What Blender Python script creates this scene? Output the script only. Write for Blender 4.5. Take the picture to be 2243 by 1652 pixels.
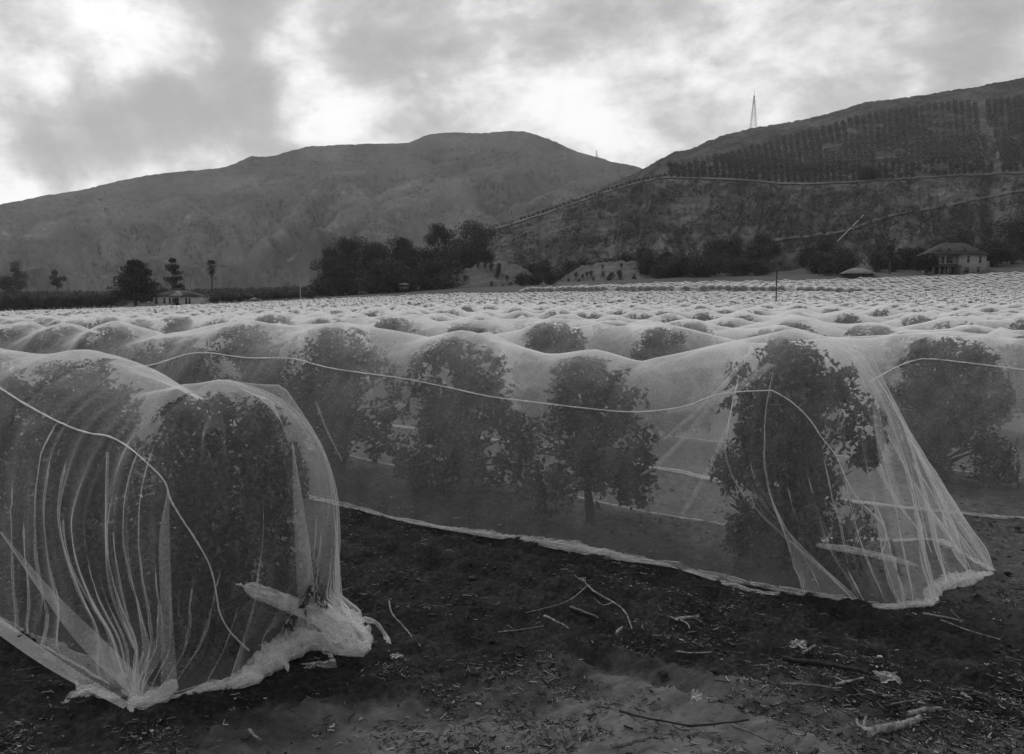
import bpy, math, random
import numpy as np
from mathutils import Vector
from mathutils.bvhtree import BVHTree

# ------------------------------------------------------------------ clear
for o in list(bpy.data.objects):
    bpy.data.objects.remove(o)
SC = bpy.context.scene
COL = SC.collection
R = math.radians

# ------------------------------------------------------------------ camera
H = 2.55                      # eye height above the soil, metres
FPX = 1900.0                  # focal length for a picture 2242 x 1652 wide
CX, CY, HOR = 1121.0, 826.0, 650.0
PITCH = math.atan((CY - HOR) / FPX)
cam_d = bpy.data.cameras.new('camera')
cam = bpy.data.objects.new('camera', cam_d)
COL.objects.link(cam)
cam.location = (0, 0, H)
cam.rotation_euler = (math.pi / 2 - PITCH, 0, 0)
cam_d.sensor_width = 36.0
cam_d.lens = 36.0 * FPX * math.cos(0) / 2242.0
cam_d.clip_start = 0.1
cam_d.clip_end = 12000
SC.camera = cam

# ------------------------------------------------------------------ picture settings
SC.view_settings.view_transform = 'Standard'
SC.view_settings.look = 'None'
SC.view_settings.gamma = 1
SC.view_settings.exposure = 0.15
SC.view_settings.use_curve_mapping = False
SC.render.engine = 'CYCLES'
SC.cycles.max_bounces = 10
SC.cycles.diffuse_bounces = 3
SC.cycles.glossy_bounces = 2
SC.cycles.transmission_bounces = 4
SC.cycles.transparent_max_bounces = 40
SC.cycles.use_denoising = True
SC.cycles.use_adaptive_sampling = False
SC.cycles.sample_clamp_indirect = 4.0
SC.render.filter_size = 1.5

SUN_EL, SUN_AZ = 48.0, -28.0    # sun behind cloud, beyond and left of the view

def raydir(px, py):
    """unit world direction through a point of the 2242 x 1652 picture"""
    x = (px - CX) / FPX
    y = -(py - CY) / FPX
    c, s = math.cos(PITCH), math.sin(PITCH)
    v = Vector((x, c + y * s, -s + y * c))
    return v.normalized()

# ------------------------------------------------------------------ world
def build_world():
    w = bpy.data.worlds.new('World')
    SC.world = w
    w.use_nodes = True
    nt = w.node_tree
    N, L = nt.nodes, nt.links
    N.clear()
    out = N.new('ShaderNodeOutputWorld')
    bg = N.new('ShaderNodeBackground')
    bg.inputs['Strength'].default_value = 0.1
    L.new(bg.outputs[0], out.inputs[0])
    tc = N.new('ShaderNodeTexCoord')
    sky = N.new('ShaderNodeTexSky')
    sky.sky_type = 'NISHITA'
    sky.sun_disc = False
    sky.sun_elevation = R(SUN_EL)
    sky.sun_rotation = R(SUN_AZ)
    sky.altitude = 200
    sky.dust_density = 3
    bw = N.new('ShaderNodeRGBToBW')
    L.new(sky.outputs[0], bw.inputs[0])

    def mth(op, a, b=None, clamp=False):
        m = N.new('ShaderNodeMath'); m.operation = op; m.use_clamp = clamp
        for i, v in enumerate((a, b)):
            if v is None: continue
            if isinstance(v, (int, float)): m.inputs[i].default_value = v
            else: L.new(v, m.inputs[i])
        return m.outputs[0]

    def noise(vec, scale, detail, rough, dist=0.0):
        n = N.new('ShaderNodeTexNoise')
        n.inputs['Scale'].default_value = scale
        n.inputs['Detail'].default_value = detail
        n.inputs['Roughness'].default_value = rough
        n.inputs['Distortion'].default_value = dist
        L.new(vec, n.inputs['Vector'])
        return n
    # clouds lie on a flat layer: x/(z+k), y/(z+k)
    sep = N.new('ShaderNodeSeparateXYZ'); L.new(tc.outputs['Generated'], sep.inputs[0])
    zz = mth('ADD', mth('MAXIMUM', sep.outputs[2], 0.0), 0.14)
    cmb = N.new('ShaderNodeCombineXYZ')
    L.new(mth('DIVIDE', sep.outputs[0], zz), cmb.inputs[0])
    L.new(mth('DIVIDE', sep.outputs[1], zz), cmb.inputs[1])
    layer = cmb.outputs[0]
    n1 = noise(layer, 0.95, 5.0, 0.5, 0.2)
    zz2 = mth('ADD', mth('MAXIMUM', sep.outputs[2], 0.0), 0.42)
    cm2 = N.new('ShaderNodeCombineXYZ')
    L.new(mth('DIVIDE', sep.outputs[0], zz2), cm2.inputs[0])
    L.new(mth('DIVIDE', sep.outputs[1], zz2), cm2.inputs[1])
    L.new(mth('MULTIPLY', sep.outputs[2], 2.0), cm2.inputs[2])
    mpz = N.new('ShaderNodeMapping'); mpz.inputs['Scale'].default_value = (1, 1, 1.7); L.new(tc.outputs['Generated'], mpz.inputs[0])
    n2 = noise(mpz.outputs[0], 8.5, 8.0, 0.62, 0.25)
    n3 = noise(mpz.outputs[0], 34.0, 5.0, 0.6, 0.0)
    # ragged edges for the big cloud masses
    wn = noise(tc.outputs['Generated'], 7.0, 6.0, 0.6, 0.0)
    ws = N.new('ShaderNodeVectorMath'); ws.operation = 'SUBTRACT'
    L.new(wn.outputs['Color'], ws.inputs[0]); ws.inputs[1].default_value = (0.5, 0.5, 0.5)
    wm = N.new('ShaderNodeVectorMath'); wm.operation = 'SCALE'
    L.new(ws.outputs[0], wm.inputs[0]); wm.inputs['Scale'].default_value = 0.11
    wa = N.new('ShaderNodeVectorMath'); wa.operation = 'ADD'
    L.new(tc.outputs['Generated'], wa.inputs[0]); L.new(wm.outputs[0], wa.inputs[1])
    warped = wa.outputs[0]
    # (px, py, radius in px, strength)
    masses = [(205, 25, 65, .42), (270, 70, 55, .4), (360, 95, 55, .5), (440, 120, 45, .4), (40, 110, 60, .5), (110, 150, 60, .55), (190, 140, 50, .35), (620, 110, 40, .5), (570, 95, 32, .4),
              (660, 170, 50, .3), (740, 265, 45, .6), (690, 240, 38, .4), (790, 225, 45, .45), (870, 205, 55, .4), (620, 225, 30, .45), (960, 170, 60, .3), (1050, 195, 70, .38), (1150, 185, 70, .35), (1250, 215, 70, .42),
              (1010, 40, 30, .22), (540, 340, 45, .75), (470, 352, 40, .6), (400, 368, 30, .3), (290, 395, 45, .55), (200, 408, 45, .6), (90, 425, 60, .6), (0, 420, 60, .6), (10, 250, 26, .4),
              (1310, 130, 60, .3), (1390, 130, 60, .32), (1320, 260, 45, .4), (1300, 310, 40, .42), (1390, 335, 40, .35), (1460, 190, 60, .3), (1560, 215, 60, .26), (1700, 250, 45, .42), (1640, 130, 70, .18), (1750, 120, 80, .16),
              (2010, 180, 45, .4), (1880, 130, 60, .14), (1620, 30, 40, .2), (1200, 260, 60, .3),
              (70, 50, 60, -.5), (150, 70, 40, -.3), (480, 40, 70, -.45), (420, 25, 60, -.35), (560, 50, 55, -.35), (30, 190, 50, -.3), (300, 190, 90, -.35), (420, 210, 90, -.4), (180, 250, 80, -.4), (90, 300, 80, -.42), (260, 300, 100, -.45),
              (400, 300, 90, -.42), (540, 240, 70, -.42), (520, 300, 60, -.32), (630, 300, 60, -.36), (130, 370, 60, -.35), (560, 180, 50, -.3),
              (800, 60, 90, -.42), (900, 90, 90, -.42), (860, 150, 50, -.35), (1000, 100, 80, -.3), (740, 90, 50, -.3), (1130, 60, 100, -.36), (1300, 50, 90, -.34), (1430, 70, 70, -.3), (1530, 50, 50, -.25), (900, 250, 55, -.3), (980, 265, 40, -.22),
              (1430, 260, 60, -.26), (1500, 255, 50, -.3), (1560, 285, 40, -.15), (1850, 50, 90, -.16), (2000, 70, 100, -.22), (2150, 90, 110, -.34), (2200, 30, 100, -.3), (2130, 150, 60, -.2), (1880, 190, 40, -.12)]
    acc = None
    for px, py, rad, st in masses:
        d = raydir(px, py)
        sg = rad / FPX
        dn = N.new('ShaderNodeVectorMath'); dn.operation = 'DISTANCE'
        L.new(warped, dn.inputs[0]); dn.inputs[1].default_value = d
        q = mth('DIVIDE', dn.outputs['Value'], sg * 1.15)
        g = mth('POWER', 2.718, mth('MULTIPLY', mth('MULTIPLY', q, q), -1.0))
        t = mth('MULTIPLY', g, st)
        acc = t if acc is None else mth('ADD', acc, t)
    acc = mth('MULTIPLY', acc, 0.45)
    base = mth('MULTIPLY', mth('SUBTRACT', n1.outputs['Fac'], 0.5), 0.5)
    fine = mth('MULTIPLY', mth('SUBTRACT', n2.outputs['Fac'], 0.5), 1.0)
    fin2 = mth('MULTIPLY', mth('SUBTRACT', n3.outputs['Fac'], 0.5), 0.40)
    tot = mth('ADD', mth('ADD', mth('ADD', mth('ADD', acc, base), fine), fin2), 0.49)
    # faint slanting rays under the left-hand cloud
    rv = N.new('ShaderNodeCombineXYZ')
    L.new(mth('DIVIDE', mth('SUBTRACT', sep.outputs[0], mth('MULTIPLY', sep.outputs[2], -.30)), mth('MAXIMUM', sep.outputs[1], .05)), rv.inputs[0])
    rn = noise(rv.outputs[0], 26.0, 2.0, .5)
    dd_ = N.new('ShaderNodeVectorMath'); dd_.operation = 'DISTANCE'; L.new(tc.outputs['Generated'], dd_.inputs[0]); dd_.inputs[1].default_value = raydir(190, 270)
    rm = mth('POWER', 2.718, mth('MULTIPLY', mth('POWER', mth('DIVIDE', dd_.outputs['Value'], .11), 2.0), -1.0))
    tot = mth('ADD', tot, mth('MULTIPLY', mth('MULTIPLY', mth('SUBTRACT', rn.outputs['Fac'], .45), .55), rm))
    tot = mth('ADD', mth('MULTIPLY', mth('SUBTRACT', tot, 0.45), 1.15), 0.50)
    cr = N.new('ShaderNodeValToRGB')
    L.new(tot, cr.inputs[0])
    e = cr.color_ramp.elements
    e[0].position = 0.0; e[0].color = (.35, .35, .35, 1)
    e[1].position = 1.0; e[1].color = (1.0, 1.0, 1.0, 1)
    for p, v in ((.22, .42), (.42, .54), (.62, .76), (.82, .96)):
        k = e.new(p); k.color = (v, v, v, 1)
    mx = N.new('ShaderNodeMix'); mx.data_type = 'FLOAT'
    mx.inputs[0].default_value = 0.93
    L.new(bw.outputs[0], mx.inputs[2])
    L.new(mth('MULTIPLY', cr.outputs[0], 10.0), mx.inputs[3])
    L.new(mx.outputs[0], bg.inputs['Color'])
build_world()

sun_d = bpy.data.lights.new('sun', 'SUN')
sun_d.energy = 1.5
sun_d.angle = R(20)
sun_d.color = (1, 0.995, 0.985)
sun = bpy.data.objects.new('sun', sun_d)
COL.objects.link(sun)
_sd = Vector((math.sin(R(SUN_AZ)) * math.cos(R(SUN_EL)), math.cos(R(SUN_AZ)) * math.cos(R(SUN_EL)), math.sin(R(SUN_EL))))
sun.rotation_euler = (-_sd).to_track_quat('-Z', 'Y').to_euler()
sun.location = (0, 0, 60)

# ------------------------------------------------------------------ numpy helpers
def _hash(i, j, seed):
    n = (i.astype(np.int64) * 374761393 + j.astype(np.int64) * 668265263 + seed * 974634777) & 0xFFFFFFFF
    n = ((n ^ (n >> 13)) * 1274126177) & 0xFFFFFFFF
    return ((n ^ (n >> 16)) & 0xFFFF) / 65535.0

def vnoise(x, y, seed=0):
    x = np.asarray(x, float); y = np.asarray(y, float)
    x, y = np.broadcast_arrays(x, y)
    i = np.floor(x); j = np.floor(y)
    u = x - i; v = y - j
    u = u * u * u * (u * (u * 6 - 15) + 10); v = v * v * v * (v * (v * 6 - 15) + 10)
    a = _hash(i, j, seed); b = _hash(i + 1, j, seed)
    c = _hash(i, j + 1, seed); d = _hash(i + 1, j + 1, seed)
    return (a * (1 - u) + b * u) * (1 - v) + (c * (1 - u) + d * u) * v

def fbm(x, y, seed=0, oct=4, rough=.5):
    t = 0; a = 1; n = 0
    for k in range(oct):
        t = t + a * (vnoise(x * 2 ** k + 13.7 * k, y * 2 ** k - 7.1 * k, seed + k) - .5)
        n += a; a *= rough
    return t / n * 2

def ridged(x, y, seed=0, oct=4):
    t = 0; a = 1; n = 0
    for k in range(oct):
        t = t + a * (1 - np.abs(2 * vnoise(x * 2 ** k + 5.3 * k, y * 2 ** k + 9.1 * k, seed + k) - 1))
        n += a; a *= .5
    return t / n

def sstep(a, b, x):
    t = np.clip((np.asarray(x, float) - a) / (b - a), 0, 1)
    return t * t * (3 - 2 * t)

def mesh_np(name, verts, faces, smooth=False):
    """faces: one (n,k) array or a list of such"""
    if not isinstance(faces, (list, tuple)): faces = [faces]
    faces = [np.asarray(f, np.int32) for f in faces if len(f)]
    verts = np.asarray(verts, np.float32)
    me = bpy.data.meshes.new(name)
    me.vertices.add(len(verts))
    me.vertices.foreach_set('co', verts.ravel())
    loops = np.concatenate([f.ravel() for f in faces])
    tot = np.concatenate([np.full(len(f), f.shape[1], np.int32) for f in faces])
    start = np.concatenate([[0], np.cumsum(tot)[:-1]]).astype(np.int32)
    me.loops.add(len(loops)); me.loops.foreach_set('vertex_index', loops)
    me.polygons.add(len(tot)); me.polygons.foreach_set('loop_start', start); me.polygons.foreach_set('loop_total', tot)
    if smooth:
        me.polygons.foreach_set('use_smooth', np.ones(len(tot), bool))
    me.update(calc_edges=True)
    me.validate()
    return me

def grid_faces(n, m, off=0, wrap=False):
    """quads over an n x m vertex grid"""
    i, j = np.meshgrid(np.arange(n - 1), np.arange(m if wrap else m - 1), indexing='ij')
    j2 = (j + 1) % m
    return np.stack([i * m + j, (i + 1) * m + j, (i + 1) * m + j2, i * m + j2], -1).reshape(-1, 4) + off

class MB:
    """collects pieces of ONE object"""
    def __init__(s): s.v = []; s.q = []; s.t = []; s.n = 0
    def add(s, v, f):
        v = np.asarray(v, float); f = np.asarray(f, int)
        if len(f):
            (s.q if f.shape[1] == 4 else s.t).append(f + s.n)
        s.v.append(v); s.n += len(v)
    def mesh(s, name, smooth=False):
        fs = []
        if s.q: fs.append(np.concatenate(s.q))
        if s.t: fs.append(np.concatenate(s.t))
        return mesh_np(name, np.concatenate(s.v), fs, smooth)
    def box(s, x0, x1, y0, y1, z0, z1):
        v = [(x, y, z) for z in (z0, z1) for y in (y0, y1) for x in (x0, x1)]
        s.add(v, [(0, 2, 3, 1), (4, 5, 7, 6), (0, 1, 5, 4), (1, 3, 7, 5), (3, 2, 6, 7), (2, 0, 4, 6)])
    def tube(s, pts, rad, k=6, rough=0, seed=0):
        pts = np.asarray(pts, float); n = len(pts)
        rad = np.broadcast_to(np.asarray(rad, float), (n,))
        tan = np.gradient(pts, axis=0); tan /= np.linalg.norm(tan, axis=1)[:, None] + 1e-9
        up = np.array([0, 0, 1.0]) if abs(tan[:, 2]).mean() < .9 else np.array([1.0, 0, 0])
        a = np.cross(tan, up); a /= np.linalg.norm(a, axis=1)[:, None] + 1e-9
        b = np.cross(a, tan)
        th = np.linspace(0, 2 * np.pi, k, endpoint=False)
        rr = rad[:, None] * np.ones((1, k))
        if rough:
            rr = rr * (1 + rough * fbm(np.arange(n)[:, None] * .9 + seed * 9.1, np.cos(th)[None] * 2 + np.sin(th)[None] * 3.1, seed, 2))
        v = pts[:, None] + rr[..., None] * (np.cos(th)[None, :, None] * a[:, None] + np.sin(th)[None, :, None] * b[:, None])
        s.add(v.reshape(-1, 3), grid_faces(n, k, wrap=True))
        s.add([pts[0]] + [tuple(p) for p in v[0]], [(0, (i + 1) % k + 1, i + 1) for i in range(k)])
        s.add([pts[-1]] + [tuple(p) for p in v[-1]], [(0, i + 1, (i + 1) % k + 1) for i in range(k)])

def link(name, me, mat=None, parent=None, loc=None, rz=0, scale=None):
    o = bpy.data.objects.new(name, me)
    COL.objects.link(o)
    if mat is not None and me is not None and not me.materials: me.materials.append(mat)
    if parent is not None: o.parent = parent
    if loc is not None: o.location = loc
    if rz: o.rotation_euler = (0, 0, rz)
    if scale is not None: o.scale = (scale,) * 3 if isinstance(scale, (int, float)) else scale
    return o

def tag(o, label=None, cat=None, group=None, kind=None):
    if label: o['label'] = label
    if cat: o['category'] = cat
    if group: o['group'] = group
    if kind: o['kind'] = kind
    return o

def empty(name, loc, label=None, cat=None, group=None, rz=0):
    o = bpy.data.objects.new(name, None); COL.objects.link(o)
    o.location = loc; o.rotation_euler = (0, 0, rz); o.empty_display_size = .2
    return tag(o, label, cat, group)

def catmull(P, n):
    P = np.asarray(P, float)
    k = len(P)
    if k == 2:
        t = np.linspace(0, 1, n)[:, None]; return P[0] * (1 - t) + P[1] * t
    Q = np.vstack([2 * P[0] - P[1], P, 2 * P[-1] - P[-2]])
    d = np.concatenate([[0], np.cumsum(np.linalg.norm(np.diff(P[:, :2], axis=0), axis=1))])
    u = np.interp(np.linspace(0, d[-1], n), d, np.arange(k))
    i = np.clip(np.floor(u).astype(int), 0, k - 2); t = (u - i)[:, None]
    p0, p1, p2, p3 = Q[i], Q[i + 1], Q[i + 2], Q[i + 3]
    return .5 * (2 * p1 + (p2 - p0) * t + (2 * p0 - 5 * p1 + 4 * p2 - p3) * t ** 2 + (3 * p1 - p0 - 3 * p2 + p3) * t ** 3)

# ------------------------------------------------------------------ terrain shape
DV = np.array([-.765, .643]); DV /= np.linalg.norm(DV)      # along the rows, away to the left
NV = np.array([DV[1], -DV[0]])                              # across the rows, away to the right
PB = 8.0                                                    # second row, distance across
GAP0, GAP1 = 184.0, 194.0                                   # farm track between two blocks

def ground_z(x, y):
    x = np.asarray(x, float); y = np.asarray(y, float)
    t = np.clip((y - 40) / 215, 0, 1.25)
    side = sstep(-.6, .08, x / np.maximum(y, 1.0))
    z = t * t * (.009 * np.minimum(y, 320) * side + .0384 * np.clip(x, 0, 320)) + .025 * np.clip(x + 5, -330, 0) * sstep(420, 300, y)
    p = x * NV[0] + y * NV[1]; s = x * DV[0] + y * DV[1]
    z = z + 1.0 * sstep(GAP0, GAP1 + 1, p) * sstep(-60, 10, x) * sstep(95, 45, x)
    z = z + 2.0 * sstep(256, 262, y)
    near = sstep(40, 18, y)
    z = z + near * .05 * fbm(x * .5, y * .5, 3, 3)
    z = z + near * .07 * np.exp(-((p - (PB - .95)) / .22) ** 2) * sstep(3.5, 6, s)      # low berm along the second net
    return z

def gp(px, py, dz=0.0):
    """point of the ground seen at (px, py)"""
    d = raydir(px, py); t = (H - dz) / max(-d.z, 1e-4)
    for _ in range(8):
        p = Vector((0, 0, H)) + d * t
        z = float(ground_z(p.x, p.y)) + dz
        t = t + (p.z - z) / max(-d.z, .02) * .9
    p = Vector((0, 0, H)) + d * t
    return Vector((p.x, p.y, float(ground_z(p.x, p.y)) + dz))

def at(px, py, Y):
    """point at depth Y seen at (px, py)"""
    d = raydir(px, py)
    return Vector((0, 0, H)) + d * (Y / d.y)

# ------------------------------------------------------------------ materials
MAT = {}
def new_mat(name):
    m = bpy.data.materials.new(name); m.use_nodes = True
    nt = m.node_tree; nt.nodes.clear()
    out = nt.nodes.new('ShaderNodeOutputMaterial')
    MAT[name] = m
    return m, nt.nodes, nt.links, out

def surf(name, lo, hi, scale=4.0, detail=5, rough=.9, bump=0.0, bscale=None, stretch=(1, 1, 1), spec=.2, coords='Object', mid=(.35, .65), bdist=.02):
    m, N, L, out = new_mat(name)
    b = N.new('ShaderNodeBsdfPrincipled')
    b.inputs['Roughness'].default_value = rough
    b.inputs['Specular IOR Level'].default_value = spec
    tc = N.new('ShaderNodeTexCoord'); mp = N.new('ShaderNodeMapping')
    mp.inputs['Scale'].default_value = stretch
    L.new(tc.outputs[coords], mp.inputs[0])
    n = N.new('ShaderNodeTexNoise'); n.inputs['Scale'].default_value = scale; n.inputs['Detail'].default_value = detail
    n.inputs['Roughness'].default_value = .6
    L.new(mp.outputs[0], n.inputs['Vector'])
    cr = N.new('ShaderNodeValToRGB')
    cr.color_ramp.elements[0].position = mid[0]; cr.color_ramp.elements[0].color = (lo, lo, lo, 1)
    cr.color_ramp.elements[1].position = mid[1]; cr.color_ramp.elements[1].color = (hi, hi, hi, 1)
    L.new(n.outputs['Fac'], cr.inputs[0]); L.new(cr.outputs[0], b.inputs['Base Color'])
    if bump:
        n2 = N.new('ShaderNodeTexNoise'); n2.inputs['Scale'].default_value = bscale or scale * 4; n2.inputs['Detail'].default_value = 6
        L.new(mp.outputs[0], n2.inputs['Vector'])
        bp = N.new('ShaderNodeBump'); bp.inputs['Strength'].default_value = bump; bp.inputs['Distance'].default_value = bdist
        L.new(n2.outputs['Fac'], bp.inputs['Height']); L.new(bp.outputs[0], b.inputs['Normal'])
    L.new(b.outputs[0], out.inputs[0])
    return m

def leaf_mat(name, lo, hi, rough=.5, scale=3.0, trans=.25):
    m, N, L, out = new_mat(name)
    b = N.new('ShaderNodeBsdfPrincipled'); b.inputs['Roughness'].default_value = rough; b.inputs['Specular IOR Level'].default_value = .35
    g = N.new('ShaderNodeNewGeometry')
    cr = N.new('ShaderNodeMapRange'); cr.inputs[3].default_value = lo; cr.inputs[4].default_value = hi
    L.new(g.outputs['Random Per Island'], cr.inputs[0])
    L.new(cr.outputs[0], b.inputs['Base Color'])
    t = N.new('ShaderNodeBsdfTranslucent')
    ml = N.new('ShaderNodeMath'); ml.operation = 'MULTIPLY'; ml.inputs[1].default_value = 1.2
    L.new(cr.outputs[0], ml.inputs[0]); L.new(ml.outputs[0], t.inputs[0])
    mx = N.new('ShaderNodeMixShader'); mx.inputs[0].default_value = trans
    L.new(b.outputs[0], mx.inputs[1]); L.new(t.outputs[0], mx.inputs[2]); L.new(mx.outputs[0], out.inputs[0])
    return m

def net_mat(name, cover, var=.4, white=.8, streak=(5, 5, 1.2), slant=.13):
    """fine white mesh: each thread has depth, so the cover grows with the slant of the cloth (1-(1-c)^(1/cos))"""
    m, N, L, out = new_mat(name)
    def mth(op, a, b=None, clamp=False):
        k = N.new('ShaderNodeMath'); k.operation = op; k.use_clamp = clamp
        for i, v in enumerate((a, b)):
            if v is None: continue
            if isinstance(v, (int, float)): k.inputs[i].default_value = v
            else: L.new(v, k.inputs[i])
        return k.outputs[0]
    g = N.new('ShaderNodeNewGeometry')
    dp = N.new('ShaderNodeVectorMath'); dp.operation = 'DOT_PRODUCT'
    L.new(g.outputs['Normal'], dp.inputs[0]); L.new(g.outputs['Incoming'], dp.inputs[1])
    cs = mth('MAXIMUM', mth('ABSOLUTE', dp.outputs['Value']), slant)
    tc = N.new('ShaderNodeTexCoord'); mp = N.new('ShaderNodeMapping'); mp.inputs['Scale'].default_value = streak
    L.new(tc.outputs['Object'], mp.inputs[0])
    n = N.new('ShaderNodeTexNoise'); n.inputs['Scale'].default_value = 1.0; n.inputs['Detail'].default_value = 5
    L.new(mp.outputs[0], n.inputs['Vector'])
    nb = N.new('ShaderNodeTexNoise'); nb.inputs['Scale'].default_value = 46; nb.inputs['Detail'].default_value = 3; nb.inputs['Roughness'].default_value = .7
    L.new(tc.outputs['Object'], nb.inputs['Vector'])
    # thread density wavers: c = cover * (1 + var*(noise-.5)*2)
    c = mth('MULTIPLY', mth('ADD', mth('ADD', mth('MULTIPLY', mth('SUBTRACT', n.outputs['Fac'], .5), 2.6 * var), mth('MULTIPLY', mth('SUBTRACT', nb.outputs['Fac'], .5), 1.3)), 1.0), cover)
    alpha = mth('SUBTRACT', 1.0, mth('POWER', mth('SUBTRACT', 1.0, c), mth('DIVIDE', 1.0, cs)), True)
    d = N.new('ShaderNodeBsdfDiffuse'); d.inputs[0].default_value = (white, white, white, 1)
    t = N.new('ShaderNodeBsdfTranslucent'); t.inputs[0].default_value = (white, white, white, 1)
    m1 = N.new('ShaderNodeMixShader'); m1.inputs[0].default_value = .42
    L.new(d.outputs[0], m1.inputs[1]); L.new(t.outputs[0], m1.inputs[2])
    tr = N.new('ShaderNodeBsdfTransparent')
    m2 = N.new('ShaderNodeMixShader')
    L.new(alpha, m2.inputs[0]); L.new(tr.outputs[0], m2.inputs[1]); L.new(m1.outputs[0], m2.inputs[2])
    L.new(m2.outputs[0], out.inputs[0])
    return m

net_mat('net', .11, .45, slant=.10)
net_mat('net_close', .08, .45, slant=.12)
net_mat('net_far', .16, slant=.055)
net_mat('net_fold', .17, .4)
net_mat('net_bunch', .21, .6, .76, (14, 14, 14))
net_mat('net_skirt', .10, .6, .7, (10, 10, 10))
net_mat('net_scrap', .16, .6, .5, (20, 20, 20))
net_mat('net_seam', .34, .3, .8, (6, 6, 6))
leaf_mat('leaf', .018, .06)
leaf_mat('leaf_far', .018, .05, .7)
leaf_mat('leaf_dark', .012, .03, .7)
leaf_mat('leaf_scrub', .02, .05, .8)
surf('bark', .035, .07, 14, 5, .9, .5, 40, (1, 1, .25))
surf('stick', .05, .12, 20, 4, .85, .4, 60)
surf('stick_pale', .08, .22, 30, 5, .9, .6, 90, mid=(.4, .6))
surf('stick_dark', .012, .03, 20, 4, .9, .4, 60)
def straw_material():
    m, N, L, out = new_mat('straw')
    b = N.new('ShaderNodeBsdfPrincipled'); b.inputs['Roughness'].default_value = .85; b.inputs['Specular IOR Level'].default_value = .15
    g = N.new('ShaderNodeNewGeometry'); cr = N.new('ShaderNodeValToRGB'); L.new(g.outputs['Random Per Island'], cr.inputs[0])
    e = cr.color_ramp.elements
    e[0].position = 0; e[0].color = (.015, .015, .015, 1); e[1].position = 1; e[1].color = (.34, .34, .34, 1)
    for p, v in ((.35, .03), (.65, .07), (.9, .16)):
        k = e.new(p); k.color = (v, v, v, 1)
    L.new(cr.outputs[0], b.inputs['Base Color']); L.new(b.outputs[0], out.inputs[0])
straw_material()
surf('clod', .012, .035, 8, 4, 1, .5, 30)
surf('wall_white', .28, .38, 1.2, 5, .8)
surf('wall_grey', .16, .24, .8, 5, .85)
surf('roof_dark', .018, .035, 1.0, 5, .9)
surf('roof_grey', .10, .15, 1.0, 5, .9)
surf('glass_dark', .012, .02, 2, 2, .25, spec=.5)
surf('trim', .14, .2, 2, 3, .8)
surf('pole_pale', .22, .3, 2, 3, .8)
surf('pole_dark', .02, .04, 2, 3, .9)
surf('steel', .10, .14, 2, 3, .6)
surf('pipe', .38, .5, 2, 3, .6)

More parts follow.
